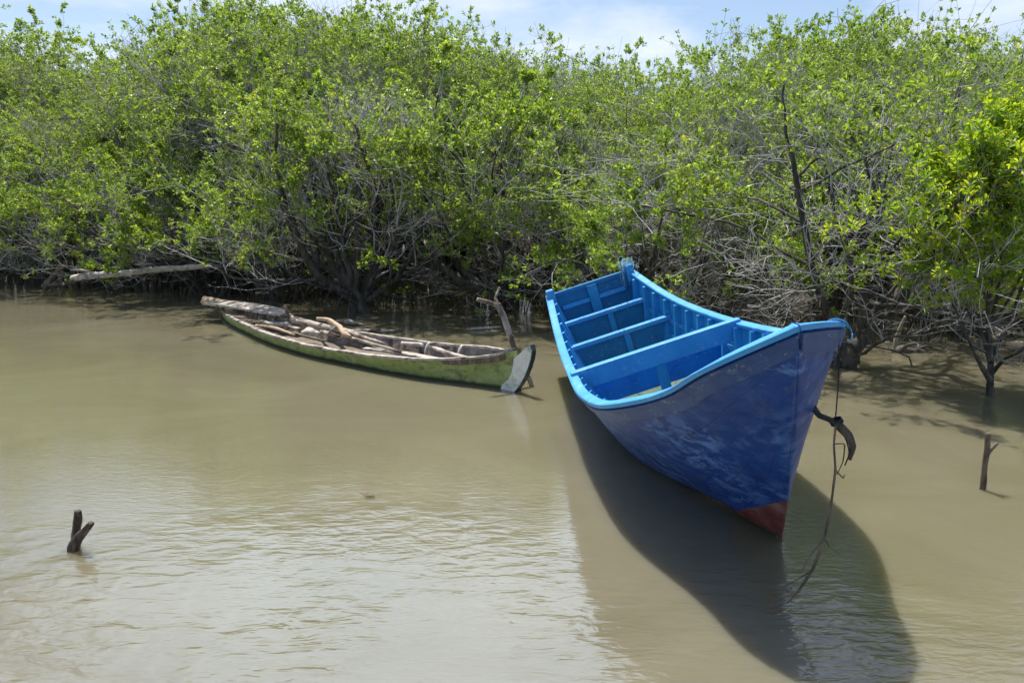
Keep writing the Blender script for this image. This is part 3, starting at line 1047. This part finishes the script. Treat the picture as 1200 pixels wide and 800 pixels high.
# floor boards
for k, (x0, x1) in enumerate([(-0.62, -0.38), (-0.375, -0.128), (-0.123, 0.123), (0.128, 0.375), (0.38, 0.62)]):
    mb = MB(); rings = []
    for i in range(24):
        u = 0.75 + (LEN - 0.06 - 0.75) * i / 23
        wmax = half_w(u, FLOOR - 0.03) - 0.015
        a, b_ = max(-wmax, min(wmax, x0)), max(-wmax, min(wmax, x1))
        if b_ - a < 0.01: continue
        zf = FLOOR + 0.004 * math.sin(k * 3)
        rings.append([Vector((a, u, zf - 0.02)), Vector((b_, u, zf - 0.02)), Vector((b_, u, zf)), Vector((a, u, zf))])
    if len(rings) > 2:
        mb.sweep(rings); mb.obj('floor_board', M['floor_boards'], boat)


def cross_panel(name, u, ztop, zbot, thick, mat, lean=0.0):
    mb = MB()
    n_ = 10
    left, right = [], []
    for i in range(n_ + 1):
        z = zbot + (ztop - zbot) * i / n_
        w = half_w(u, z) + 0.008
        right.append(Vector((w, u, z))); left.append(Vector((-w, u, z)))
    ring = right + left[::-1]
    mb.sweep([[p + Vector((0, -thick / 2, 0)) for p in ring], [p + Vector((0, thick / 2, 0)) for p in ring]])
    return mb.obj(name, mat, boat)


def cross_beam(name, u, z0, z1, thick, mat, wextra=0.0, wfix=None):
    mb = MB()
    w = (half_w(u, z1) + wextra) if wfix is None else wfix
    mb.box((-w, u - thick / 2, z0), (w, u + thick / 2, z1))
    o = mb.obj(name, mat, boat)
    bv = o.modifiers.new('bevel', 'BEVEL'); bv.width = 0.006; bv.segments = 2
    return o


# heavy thwart ahead of midships, standing on a post, with the bulkhead behind it
G1 = hcurve((1.758 + RAKE) / (LFULL + RAKE), GK)
cross_beam('thwart', 1.76, G1 - 0.10, G1 + 0.045, 0.075, M['cap_blue'], wfix=hcurve((1.76 + RAKE) / (LFULL + RAKE), BK) - 0.005)
mb = MB(); mb.box((-0.035, 1.735, FLOOR), (0.035, 1.785, G1 - 0.10)); mb.obj('thwart_post', M['inner_blue'], boat)
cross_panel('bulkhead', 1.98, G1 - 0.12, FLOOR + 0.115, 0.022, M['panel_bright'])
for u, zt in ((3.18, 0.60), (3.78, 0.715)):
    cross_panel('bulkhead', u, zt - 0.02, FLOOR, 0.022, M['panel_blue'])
    cross_beam('thwart', u - 0.01, zt - 0.02, zt + 0.02, 0.085, M['cap_blue'], wextra=0.0)
    mb = MB(); mb.box((0.03, u - 0.05, FLOOR), (0.085, u - 0.011, zt - 0.02)); mb.obj('bulkhead_post', M['inner_blue'], boat)
# transom cleat and post
zt = hcurve(TMAX, GK)
mb = MB(); mb.box((-0.34, LEN - 0.075, zt - 0.17), (-0.05, LEN - 0.031, zt - 0.13)); mb.obj('transom_cleat', M['cap_blue'], boat)
mb = MB(); mb.box((0.06, LEN - 0.075, zt - 0.17), (0.34, LEN - 0.031, zt - 0.13)); mb.obj('transom_cleat', M['cap_blue'], boat)
mb = MB(); mb.box((-0.045, LEN - 0.08, FLOOR), (0.055, LEN - 0.031, zt - 0.01)); mb.obj('transom_post', M['inner_blue'], boat)
mb = MB()
w = hcurve(TMAX, BK)
mb.box((-w + 0.01, LEN - 0.055, zt - 0.02), (w - 0.01, LEN + 0.02, zt + 0.018)); mb.obj('transom_rail', M['panel_blue'], boat)
# upright stern heads at both quarters
for side in (-1, 1):
    mb = MB(); x = side * (w - 0.03)
    mb.box((x - 0.04, LEN - 0.13, zt - 0.1), (x + 0.04, LEN - 0.02, zt + 0.075)); o = mb.obj('stern_head', M['cap_blue'], boat)
    bv = o.modifiers.new('bevel', 'BEVEL'); bv.width = 0.012; bv.segments = 2

# ------------------------------------------------------------------ rope and dead branch at the bow
MW = Matrix.Translation((BX, BY, 0)) @ Euler((0, -HEEL, YAW)).to_matrix().to_4x4()


def kinked(pts, n):
    a = lerp_list([Vector(p) for p in pts], n); b = resample(pts, n)
    return [p.lerp(q, 0.25) for p, q in zip(a, b)]


def wood(name, pts, radii, mat, label, cat, n_=24, k=10, rough=0.35, group=None, seed=0, children=()):
    """a stick or log as one mesh, origin at its first point"""
    mb = MB()
    P = kinked(pts, n_)
    mb.tube(P, lerp_list(radii, n_), k, rough, seed)
    for cp, cr in children:
        cn_ = max(8, n_ // 2)
        mb.tube(kinked(cp, cn_), lerp_list(cr, cn_), max(5, k - 3), rough, seed + 3)
    o = mb.obj(name, mat, None, smooth=True, off=P[0])
    o.location = P[0]
    if label: tag(o, label, cat, group)
    return o


bow_s = MW @ gun_pt(0.055, 1)
YB = bow_s.y
mb = MB()
loop = []
for i in range(25):
    a = 2 * math.pi * i / 24
    loop.append(bow_s + Vector((0.022 + 0.030 * math.cos(a), 0.012 * math.sin(2 * a), -0.028 + 0.034 * math.sin(a))))
mb.tube(loop, 0.0028, 6)
for dz, dt in ((0.035, 0.0), (0.028, 0.006), (0.034, 0.012)):
    arc = []
    for i in range(17):
        a = -0.3 + 3.9 * i / 16
        c = MW @ gun_pt(0.05 + dt, 1)
        arc.append(c + Vector((-0.01 + 0.040 * math.cos(a), 0.01 * i / 16, 0.004 + 0.026 * math.sin(a))))
    mb.tube(arc, 0.003, 6)
o = mb.obj('mooring_rope', M['rope_blue'], None, smooth=True, off=bow_s); o.location = bow_s
tag(o, 'blue rope looped round the bow tip of the blue boat', 'rope')

kn = at(979, 492, YB + 0.02)
mb = MB()
mb.tube(resample([bow_s + Vector((-0.005, 0, -0.01)), bow_s.lerp(kn, 0.5) + Vector((0.004, 0, 0)), kn], 10), 0.0032, 6)
for j in range(3):
    rg_ = [kn + Vector((0.022 * math.cos(a) + 0.004 * j, 0.026 * math.sin(a), -0.006 * j + 0.012 * math.cos(a))) for a in [2 * math.pi * i / 12 for i in range(13)]]
    mb.tube(rg_, 0.004, 5)
mb.tube(resample([kn, at(990, 512, YB), at(995, 530, YB), at(990, 545, YB)], 10), 0.003, 5)
o = mb.obj('tether_line', M['rope_dark'], None, smooth=True, off=bow_s); o.location = bow_s
tag(o, 'thin dark line hanging from the bow, knotted round a dead branch', 'rope')

wood('dead_branch', [at(952, 474, YB + 0.12), at(960, 487, YB + 0.06), at(972, 492, YB + 0.02), at(984, 500, YB), at(995, 510, YB - 0.02), at(1000, 523, YB - 0.02), at(996, 538, YB)],
     [0.011, 0.014, 0.010, 0.016, 0.013, 0.014, 0.008], M['bark_dark'], 'short crooked grey branch hanging from the dark line under the bow', 'branch', 30, 9, 0.9)
tw = [at(980, 494, YB), at(977, 520, YB), at(979, 550, YB - 0.02), at(974, 590, YB - 0.03), at(966, 630, YB - 0.06), at(952, 668, YB - 0.09), at(934, 694, YB - 0.12)]
ch = [([tw[6], at(918, 700, YB - 0.13), at(900, 711, YB - 0.15)], [0.004, 0.003, 0.0015]), ([tw[6], at(922, 706, YB - 0.12), at(903, 713, YB - 0.13)], [0.004, 0.003, 0.0015]),
      ([tw[5], at(938, 676, YB - 0.1), at(915, 690, YB - 0.13), at(902, 697, YB - 0.14)], [0.0035, 0.003, 0.002, 0.001]), ([tw[4], at(950, 650, YB - 0.05), at(938, 672, YB - 0.07)], [0.003, 0.002, 0.001]),
      ([tw[2], at(988, 560, YB - 0.02), at(990, 556, YB)], [0.004, 0.003, 0.002]), ([tw[1], at(990, 520, YB), at(988, 540, YB), at(981, 556, YB)], [0.003, 0.003, 0.003, 0.002]),
      ([tw[4], at(972, 640, YB), at(985, 650, YB - 0.02)], [0.003, 0.002, 0.001])]
wood('hanging_twig', tw, [0.005, 0.005, 0.0055, 0.006, 0.007, 0.007, 0.006], M['stake_wood'], 'long thin twig trailing down from the knotted line to the shaded water', 'twig', 36, 6, 0.4, children=ch)

# fishing net bundled on the stern corner
net_c = MW @ (gun_pt(TMAX, 1) + Vector((-0.02, -0.05, 0.05)))
mb = MB()
for i in range(16):
    a = R.uniform(0, 6.28); pts = []
    c = Vector((R.gauss(0, 0.05), R.gauss(0, 0.05), R.gauss(0.02, 0.04)))
    for j in range(9):
        a += R.uniform(0.4, 0.9)
        pts.append(c + Vector((0.06 * math.cos(a), 0.06 * math.sin(a), 0.04 * math.sin(a * 1.7 + i)) ) * R.uniform(0.6, 1.1))
    mb.tube(pts, 0.0028, 4)
for i in range(10):
    x = R.uniform(-0.09, 0.03)
    mb.tube([(x, -0.02, 0.03), (x - 0.015, -0.04, -0.05), (x + R.uniform(-0.02, 0.02), -0.03, -0.16 - R.uniform(0, 0.08))], 0.0024, 4)
o = mb.obj('fishing_net', M['net'], None, smooth=True); o.location = net_c
tag(o, 'bundle of pale blue netting on the far stern corner of the blue boat', 'net')

# ------------------------------------------------------------------ old green canoe
CC = [(0.07, 6.93), (-0.14, 7.13), (-0.36, 7.33), (-0.80, 7.66), (-1.23, 8.03), (-1.68, 8.42), (-2.1, 8.78), (-2.6, 9.30), (-3.05, 9.85), (-3.5, 10.45), (-3.95, 11.05), (-4.35, 11.65), (-4.62, 12.15)]
CBm = [0.03, 0.10, 0.17, 0.27, 0.32, 0.335, 0.335, 0.33, 0.31, 0.28, 0.24, 0.17, 0.09]
CG = [0.40, 0.32, 0.275, 0.22, 0.185, 0.17, 0.165, 0.165, 0.165, 0.165, 0.17, 0.18, 0.19]
n_c = 60
C3 = resample([(x, y, 0) for x, y in CC], n_c)
CB_, CG_ = lerp_list(CBm, n_c), lerp_list(CG, n_c)
corg = Vector((-1.9, 8.6, 0))
canoe = empty('old_canoe', corg)
tag(canoe, 'long half sunk dugout canoe with mossy green sides full of driftwood', 'canoe')


def c_frame(i):
    d = (C3[min(i + 1, n_c - 1)] - C3[max(i - 1, 0)]).normalized()
    return d, Vector((-d.y, d.x, 0))      # left of travel (towards camera side is checked below)


def cnear():
    d, nr = c_frame(30)
    return -1 if (C3[30] - nr).length < (C3[30] + nr).length else 1


NEAR = cnear()


def c_pt(i, side, s, inset=0.0):
    """s 0 keel .. 1 gunwale"""
    d, nr = c_frame(i)
    b = max(CB_[i] * 1.1 - inset, 0.004); g = CG_[i] + (0.05 if side != NEAR else -0.012) * min(1, CB_[i] / 0.2)
    z0 = -0.16 + inset
    w = b * (0.55 + 0.45 * s ** 0.8) * (min(1, s / 0.16) ** 0.6)
    return C3[i] + nr * side * w + Vector((0, 0, z0 + (g - z0) * s)) - corg


SSc = [0, 0.04, 0.1, 0.2, 0.35, 0.5, 0.62, 0.72, 0.82, 0.92, 1.0]
mb = MB()
for side in (-1, 1):
    mb.grid([[c_pt(i, side, s) + Vector((0, 0, 0.006 * mnoise.noise(Vector((i * 0.7, s * 3, side))))) for s in SSc] for i in range(n_c)], flip=(side > 0))
no = len(mb.f)
for side in (-1, 1):
    mb.grid([[c_pt(i, side, s, 0.028) for s in SSc] for i in range(n_c)], flip=(side < 0))
ci = mb.obj('hull', M['canoe'], canoe, smooth=True)
ci.data.materials.append(M['canoe_inner'])
for k, p in enumerate(ci.data.polygons): p.material_index = 0 if k < no else 1
# gunwale rails, chipped and uneven
for side in (-1, 1):
    mb = MB(); rings = []
    for i in range(2, n_c - 1):
        d, nr = c_frame(i)
        g = c_pt(i, side, 1.0)
        wob = 0.010 * mnoise.noise(Vector((i * 0.45, side * 4, 2)))
        wob2 = 0.012 * mnoise.noise(Vector((i * 0.9, side * 9, 7)))
        a = g + nr * side * (0.014 + wob2 * 0.5); e = g - nr * side * (0.036 + wob2)
        rings.append([a + Vector((0, 0, -0.012)), a + Vector((0, 0, 0.010 + wob)), e + Vector((0, 0, 0.012 + wob)), e + Vector((0, 0, -0.012))])
    mb.sweep(rings); mb.obj('gunwale_rail', M['canoe_rim'], canoe)
# loose wash plank inside the near side
mb = MB(); rings = []
for i in range(10, 50):
    d, nr = c_frame(i)
    g = c_pt(i, NEAR, 1.0)
    a = g - nr * NEAR * 0.042 + Vector((0, 0, -0.012)); e = g - nr * NEAR * 0.17 + Vector((0, 0, -0.055 + 0.006 * mnoise.noise(Vector((i * .5, 1, 1)))))
    rings.append([a, a + Vector((0, 0, 0.014)), e + Vector((0, 0, 0.014)), e])
mb.sweep(rings); mb.obj('wash_plank', M['canoe_inner'], canoe)
# silt lying in the bottom
mb = MB()
mb.grid([[c_pt(i, sd, 1, 0.03) * 0 + C3[i] - corg + c_frame(i)[1] * k * (CB_[i] - 0.02) * 0.92 + Vector((0, 0, 0.045 + 0.02 * mnoise.noise(Vector((i * 0.3, k * 2, 3))))) for k, sd in ((-1, -1), (-0.5, -1), (0, 1), (0.5, 1), (1, 1))] for i in range(3, n_c - 2)], flip=True)
mb.obj('silt', M['silt'], canoe, smooth=True)
# rotten strip along the top of the bow
mb = MB(); rings = []
for i in range(2, 13):
    g = c_pt(i, NEAR, 1.0); l_ = c_pt(i, NEAR, 0.86 + 0.05 * mnoise.noise(Vector((i * 0.8, 2, 2))))
    d, nr = c_frame(i)
    o1 = nr * NEAR * 0.017; o2 = nr * NEAR * 0.003
    rings.append([g + o1 - Vector((0, 0, .013)), l_ + o1, l_ + o2, g + o2 - Vector((0, 0, .013))])
mb.sweep(rings); mb.obj('bow_strip', M['stake_wood'], canoe)
# thole blocks along the far side, two broken rib ends
for i in (13, 18):
    d, nr = c_frame(i)
    g = c_pt(i, -NEAR, 1.0) - nr * (-NEAR) * 0.05
    mb = MB(); mb.tube(resample([g + Vector((0, 0, 0.01)), g - nr * (-NEAR) * 0.05 + Vector((0, 0, -0.03)), g - nr * (-NEAR) * 0.07 + Vector((0, 0, -0.12))], 6), 0.018, 7, 0.3)
    mb.obj('rib_stub', M['driftwood_pale'], canoe, smooth=True)
# stem: a painted block with a curved dark leading edge
poly = [(602, 420), (612, 411.5), (621, 404), (623.5, 411), (622, 421), (619, 431), (615, 441), (610, 450), (605, 457), (599, 462), (591, 463.5), (578, 457), (588, 450.5), (595, 445), (599, 438), (601, 429)]
d0 = (Vector((0.10, 6.90, 0)) - Vector((-0.30, 7.28, 0))).normalized()
nr0 = Vector((d0.y, -d0.x, 0))
if nr0.y > 0: nr0 = -nr0


def on_plane(px, py, p0, nrm):
    r = ray(px, py); o_ = Vector((0, 0, CAM_H))
    return o_ + r * ((p0 - o_).dot(nrm) / r.dot(nrm))


p0 = Vector((0.10, 6.86, 0)) + nr0 * 0.03
front = [on_plane(x, y, p0, nr0) for x, y in poly]
mb = MB()
mb.sweep([[p - corg for p in front], [p - nr0 * 0.04 - corg for p in front]])
o = mb.obj('stem', M['stem_white'], canoe)
mb = MB(); rings = []
for x, y in [(621.5, 403.5), (624, 411), (622.5, 421), (619.5, 431), (615.5, 441), (610.5, 450), (605.5, 457), (599.5, 463)]:
    c = on_plane(x, y, p0, nr0) - corg
    out_ = (d0 * 0.8 + Vector((0, 0, -0.3))).normalized() * 0.006
    rings.append([c + nr0 * 0.004 - out_, c + nr0 * 0.004 + out_, c - nr0 * 0.046 + out_, c - nr0 * 0.046 - out_])
mb.sweep(rings); mb.obj('stem_edge', M['stem_edge'], canoe)


# things lying in and on the canoe
def CL(px, py, z):
    return gnd(px, py, z)


wood('driftwood_limb', [CL(322, 371, 0.17), CL(345, 376, 0.22), CL(375, 382, 0.22), CL(410, 390, 0.2), CL(440, 400, 0.16), CL(456, 405, 0.12)], [0.034, 0.04, 0.033, 0.03, 0.024, 0.016],
     M['driftwood'], 'long curved grey driftwood trunk lying along the inside of the canoe', 'driftwood', 30, 10, 0.45,
     children=[([CL(345, 376, 0.22), CL(338, 368, 0.28), CL(334, 358, 0.42)], [0.04, 0.03, 0.02])])
wood('driftwood_branch', [CL(371, 373, 0.32), CL(385, 375, 0.30), CL(398, 383, 0.27), CL(403, 391, 0.25), CL(411, 395, 0.22)], [0.020, 0.030, 0.030, 0.032, 0.022],
     M['driftwood_tan'], 'short tan bent branch laid across the canoe on the driftwood trunk', 'driftwood', 22, 10, 0.35)
wood('driftwood_pole', [CL(470, 402, 0.22), CL(500, 405, 0.2), CL(530, 415, 0.2), CL(568, 424, 0.24)], [0.022, 0.024, 0.022, 0.016], M['driftwood_pale'],
     'pale straight pole lying along the far side of the canoe', 'driftwood', 20, 8, 0.25)
wood('driftwood_chunk', [CL(354, 390, 0.17), CL(362, 388, 0.2), CL(374, 391, 0.18)], [0.025, 0.045, 0.028], M['driftwood_pale'], 'stubby pale chunk of wood on the near edge of the canoe', 'driftwood', 14, 10, 0.5)
wood('driftwood_stick', [CL(305, 376, 0.16), CL(320, 380, 0.18), CL(338, 380, 0.18)], [0.025, 0.022, 0.03], M['driftwood_pale'], 'short whitish stick near the stern end inside the canoe', 'driftwood', 14, 8, 0.3)
wood('driftwood_stick', [CL(412, 396, 0.2), CL(440, 404, 0.19), CL(470, 412, 0.17)], [0.018, 0.02, 0.014], M['driftwood'], 'thin grey stick lying along the middle of the canoe floor', 'driftwood', 14, 8, 0.3)
wood('driftwood_stick', [CL(300, 381, 0.14), CL(322, 384, 0.2), CL(345, 392, 0.2)], [0.016, 0.02, 0.016], M['driftwood_tan'], 'tan stick in the canoe just under the short whitish stick', 'driftwood', 14, 8, 0.3)
wood('driftwood_root', [CL(376, 388, 0.16), CL(386, 391, 0.24), CL(398, 394, 0.2)], [0.018, 0.026, 0.016], M['driftwood'], 'knobbly grey root lying beside the pale chunk in the canoe', 'driftwood', 14, 9, 0.55,
     children=[([CL(386, 391, 0.24), CL(388, 386, 0.3), CL(394, 382, 0.33)], [0.02, 0.014, 0.007])])
def plank(name, a, c, wd, mat, label, bow=0.01):
    d_ = (c - a).normalized(); nr_ = Vector((-d_.y, d_.x, 0)).normalized()
    mb = MB(); rings = []
    for i in range(14):
        f_ = i / 13
        p = a.lerp(c, f_) + Vector((0, 0, bow * math.sin(f_ * 3.1)))
        wv = wd * (1 + 0.18 * mnoise.noise(Vector((i * 0.6, wd * 50, 0))))
        rings.append([p - nr_ * wv, p + nr_ * wv, p + nr_ * wv + Vector((0, 0, 0.02)), p - nr_ * wv + Vector((0, 0, 0.02))])
    mb.sweep(rings)
    o = mb.obj(name, mat, None, off=a); o.location = a
    return tag(o, label, 'board')


plank('loose_plank', CL(428, 409, 0.13), CL(520, 424, 0.11), 0.055, M['canoe_rim'], 'pale loose plank lying on the canoe floor towards the bow', 0.015)
plank('loose_plank', CL(318, 378, 0.15), CL(352, 386, 0.14), 0.06, M['driftwood'], 'grey loose plank lying in the stern half of the canoe', 0.01)
# weathered board laid over the stern
a, c = CL(249, 356, 0.24), CL(334, 370, 0.26)
d_ = (c - a).normalized(); nr_ = Vector((-d_.y, d_.x, 0)).normalized()
mb = MB(); rings = []
for i in range(24):
    f_ = i / 23
    p = a.lerp(c, f_) + Vector((0, 0, 0.02 * math.sin(f_ * 3.1)))
    wv = 0.15 + 0.02 * mnoise.noise(Vector((i * 0.5, 0, 0))) - 0.08 * max(0, f_ - 0.8) * 5
    rings.append([p - nr_ * wv, p + nr_ * wv + Vector((0, 0, 0.03)), p + nr_ * wv + Vector((0, 0, 0.055)), p - nr_ * wv + Vector((0, 0, 0.028))])
mb.sweep(rings); o = mb.obj('weathered_board', M['canoe_rim'], None, off=a); o.location = a
tag(o, 'weathered grey board lying over the stern of the green canoe', 'board')
wood('driftwood_log', [CL(240, 352, 0.22), CL(252, 354, 0.24), CL(268, 356, 0.2)], [0.07, 0.08, 0.05], M['driftwood_tan'], 'thick pale log end at the very stern of the canoe', 'driftwood', 16, 10, 0.4)

# forked pole leaning behind the canoe bow
Yp = 7.12
wood('forked_pole', [at(629, 468, Yp), at(619, 441, Yp), at(605, 416, Yp), at(596, 388, Yp), at(589, 368, Yp), at(583, 356, Yp)], [0.022, 0.025, 0.027, 0.029, 0.031, 0.030],
     M['driftwood'], 'forked grey pole leaning in the water behind the canoe bow', 'pole', 34, 10, 0.3,
     children=[([at(585, 359, Yp), at(573, 354.5, Yp - 0.05), at(559.5, 350.5, Yp - 0.1)], [0.026, 0.022, 0.018]), ([at(583, 357, Yp), at(580.5, 349, Yp + 0.03), at(585.5, 336.5, Yp + 0.08)], [0.024, 0.015, 0.010])])

# floating sticks beyond the canoe
wood('floating_pole', [gnd(400, 389, 0.02), gnd(430, 388, 0.03), gnd(463, 388, 0.02)], [0.03, 0.032, 0.022], M['driftwood'], 'straight brownish pole floating just beyond the middle of the canoe', 'driftwood', 16, 8, 0.25)
wood('floating_branch', [gnd(392, 377, 0.02), gnd(408, 377, 0.05), gnd(428, 381, 0.02)], [0.02, 0.045, 0.01], M['driftwood'], 'tapered grey branch floating behind the tan bent branch', 'driftwood', 16, 8, 0.3)
wood('floating_stick', [gnd(552, 385.5, 0.02), gnd(570, 384.5, 0.02), gnd(587, 383, 0.02)], [0.018, 0.02, 0.015], M['driftwood_pale'], 'pale flat stick floating beside the forked pole', 'driftwood', 12, 8, 0.2)
wood('floating_chip', [gnd(621, 360, 0.02), gnd(628, 358.5, 0.04), gnd(634, 359, 0.02)], [0.012, 0.022, 0.012], M['driftwood_pale'], 'small whitish chip floating left of the blue boat stern', 'driftwood', 10, 8, 0.2)

# pale log lodged in the bushes at the left
wood('fallen_log', [at(84, 326, 14.0), at(105, 323, 13.9), at(140, 321, 13.8), at(180, 316, 13.7), at(215, 314, 13.6), at(248, 311, 13.6)], [0.05, 0.066, 0.06, 0.055, 0.05, 0.04], M['driftwood_pale'],
     'long whitish fallen log lodged under the bushes at the left', 'log', 30, 10, 0.35, children=[([at(112, 322, 13.9), at(98, 317, 13.9), at(82, 316, 13.85)], [0.03, 0.025, 0.012])])
wood('twisted_stump', [at(52, 338, 15.0), at(62, 326, 15.0), at(72, 316, 15.0), at(80, 306, 15.0)], [0.07, 0.075, 0.06, 0.03], M['wet_wood'], 'reddish brown twisted stump in the water left of the fallen log', 'stump', 20, 10, 0.5,
     children=[([at(70, 320, 15.0), at(72, 328, 14.9), at(76, 336, 14.8)], [0.05, 0.045, 0.04]), ([at(50, 335, 15), at(70, 333, 14.9), at(90, 331, 14.8)], [0.04, 0.045, 0.03])])
for i, (x0, x1, y, lab) in enumerate([(300, 322, 339, 'upper of two pale boards lying in the shallows behind the canoe stern'), (301, 324, 344, 'lower of two pale boards lying in the shallows behind the canoe stern')]):
    a, c = gnd(x0, y, 0.06 + 0.02), gnd(x1, y - 0.6, 0.10)
    mb = MB(); d_ = (c - a).normalized(); nr_ = Vector((-d_.y, d_.x, 0))
    mb.sweep([[a - nr_ * .06, a + nr_ * .06, a + nr_ * .06 + Vector((0, 0, .04)), a - nr_ * .06 + Vector((0, 0, .04))], [c - nr_ * .06, c + nr_ * .06, c + nr_ * .06 + Vector((0, 0, .04)), c - nr_ * .06 + Vector((0, 0, .04))]])
    o = mb.obj('pale_board', M['driftwood_tan'], None, off=a); o.location = a; tag(o, lab, 'board', 'pale boards behind the canoe')

# roots and dead wood at the right bank
wood('root_log', [at(1040, 416, 8.9), at(1056, 411, 8.9), at(1076, 413, 8.9), at(1102, 417, 8.9)], [0.03, 0.06, 0.05, 0.02], M['bark_dark'], 'reddish grey root log on the waterline left of the sapling', 'log', 18, 10, 0.5,
     children=[([at(1056, 411, 8.9), at(1064, 404, 8.8), at(1078, 401, 8.7)], [0.03, 0.022, 0.01]), ([at(1070, 412, 8.9), at(1085, 405, 9.0), at(1094, 408, 9.0)], [0.025, 0.02, 0.01])])
wood('dead_stub', [at(1047, 414, 9.15), at(1050, 398, 9.15), at(1054, 386, 9.15), at(1061, 370, 9.15)], [0.035, 0.03, 0.026, 0.014], M['driftwood'], 'pale dead stub standing at the waterline between bow and sapling', 'stump', 18, 9, 0.35)
wood('stranded_pole', [at(1182, 404, 8.6), at(1230, 402, 8.7), at(1290, 398, 8.8)], [0.04, 0.045, 0.045], M['driftwood_tan'], 'tan pole at the right edge behind the sapling trunk', 'driftwood', 14, 9, 0.25)

# the two snags in open water
g0 = gnd(1152, 573)
Ys = g0.y
wood('stake', [at(1151, 590, Ys), at(1152, 570, Ys), at(1154, 545, Ys), at(1157, 525, Ys), at(1158, 507, Ys)], [0.017, 0.017, 0.015, 0.017, 0.015], M['stake_wood'], 'brown cut stake with a side twig standing in open water at the right', 'stake', 26, 10, 0.35,
     children=[([at(1155, 534, Ys), at(1162, 526, Ys), at(1169, 519, Ys)], [0.014, 0.012, 0.010])])
g0 = gnd(90, 644)
Ys = g0.y
wood('forked_snag', [at(85, 655, Ys), at(86, 641, Ys), at(92, 630, Ys), at(100, 621, Ys - 0.01), at(107, 613, Ys - 0.02)], [0.029, 0.030, 0.025, 0.018, 0.016], M['wet_wood'], 'dark forked snag poking out of the rippled water at the lower left', 'stump', 30, 12, 0.4,
     children=[([at(88, 648, Ys + 0.06), at(89, 625, Ys + 0.06), at(91, 610, Ys + 0.06), at(91, 598, Ys + 0.06)], [0.020, 0.020, 0.020, 0.017])])

# floating leaf
g0 = gnd(433, 582)
mb = MB()
vs = [(-0.035, 0, 0.006), (-0.012, 0.016, 0.014), (0.018, 0.015, 0.012), (0.038, 0, 0.010), (0.018, -0.013, 0.020), (-0.012, -0.014, 0.018)]
vs2 = [(x, y, z - 0.003) for x, y, z in vs]
mb.sweep([vs2, vs])
mb.tube([(0.037, 0, 0.010), (0.05, 0.004, 0.018), (0.058, 0.004, 0.026)], 0.002, 5)
o = mb.obj('floating_leaf', M['stake_wood']); o.location = g0
o.rotation_euler = (0, 0, 2.9)
tag(o, 'single brown dead leaf floating in the open water', 'leaf')
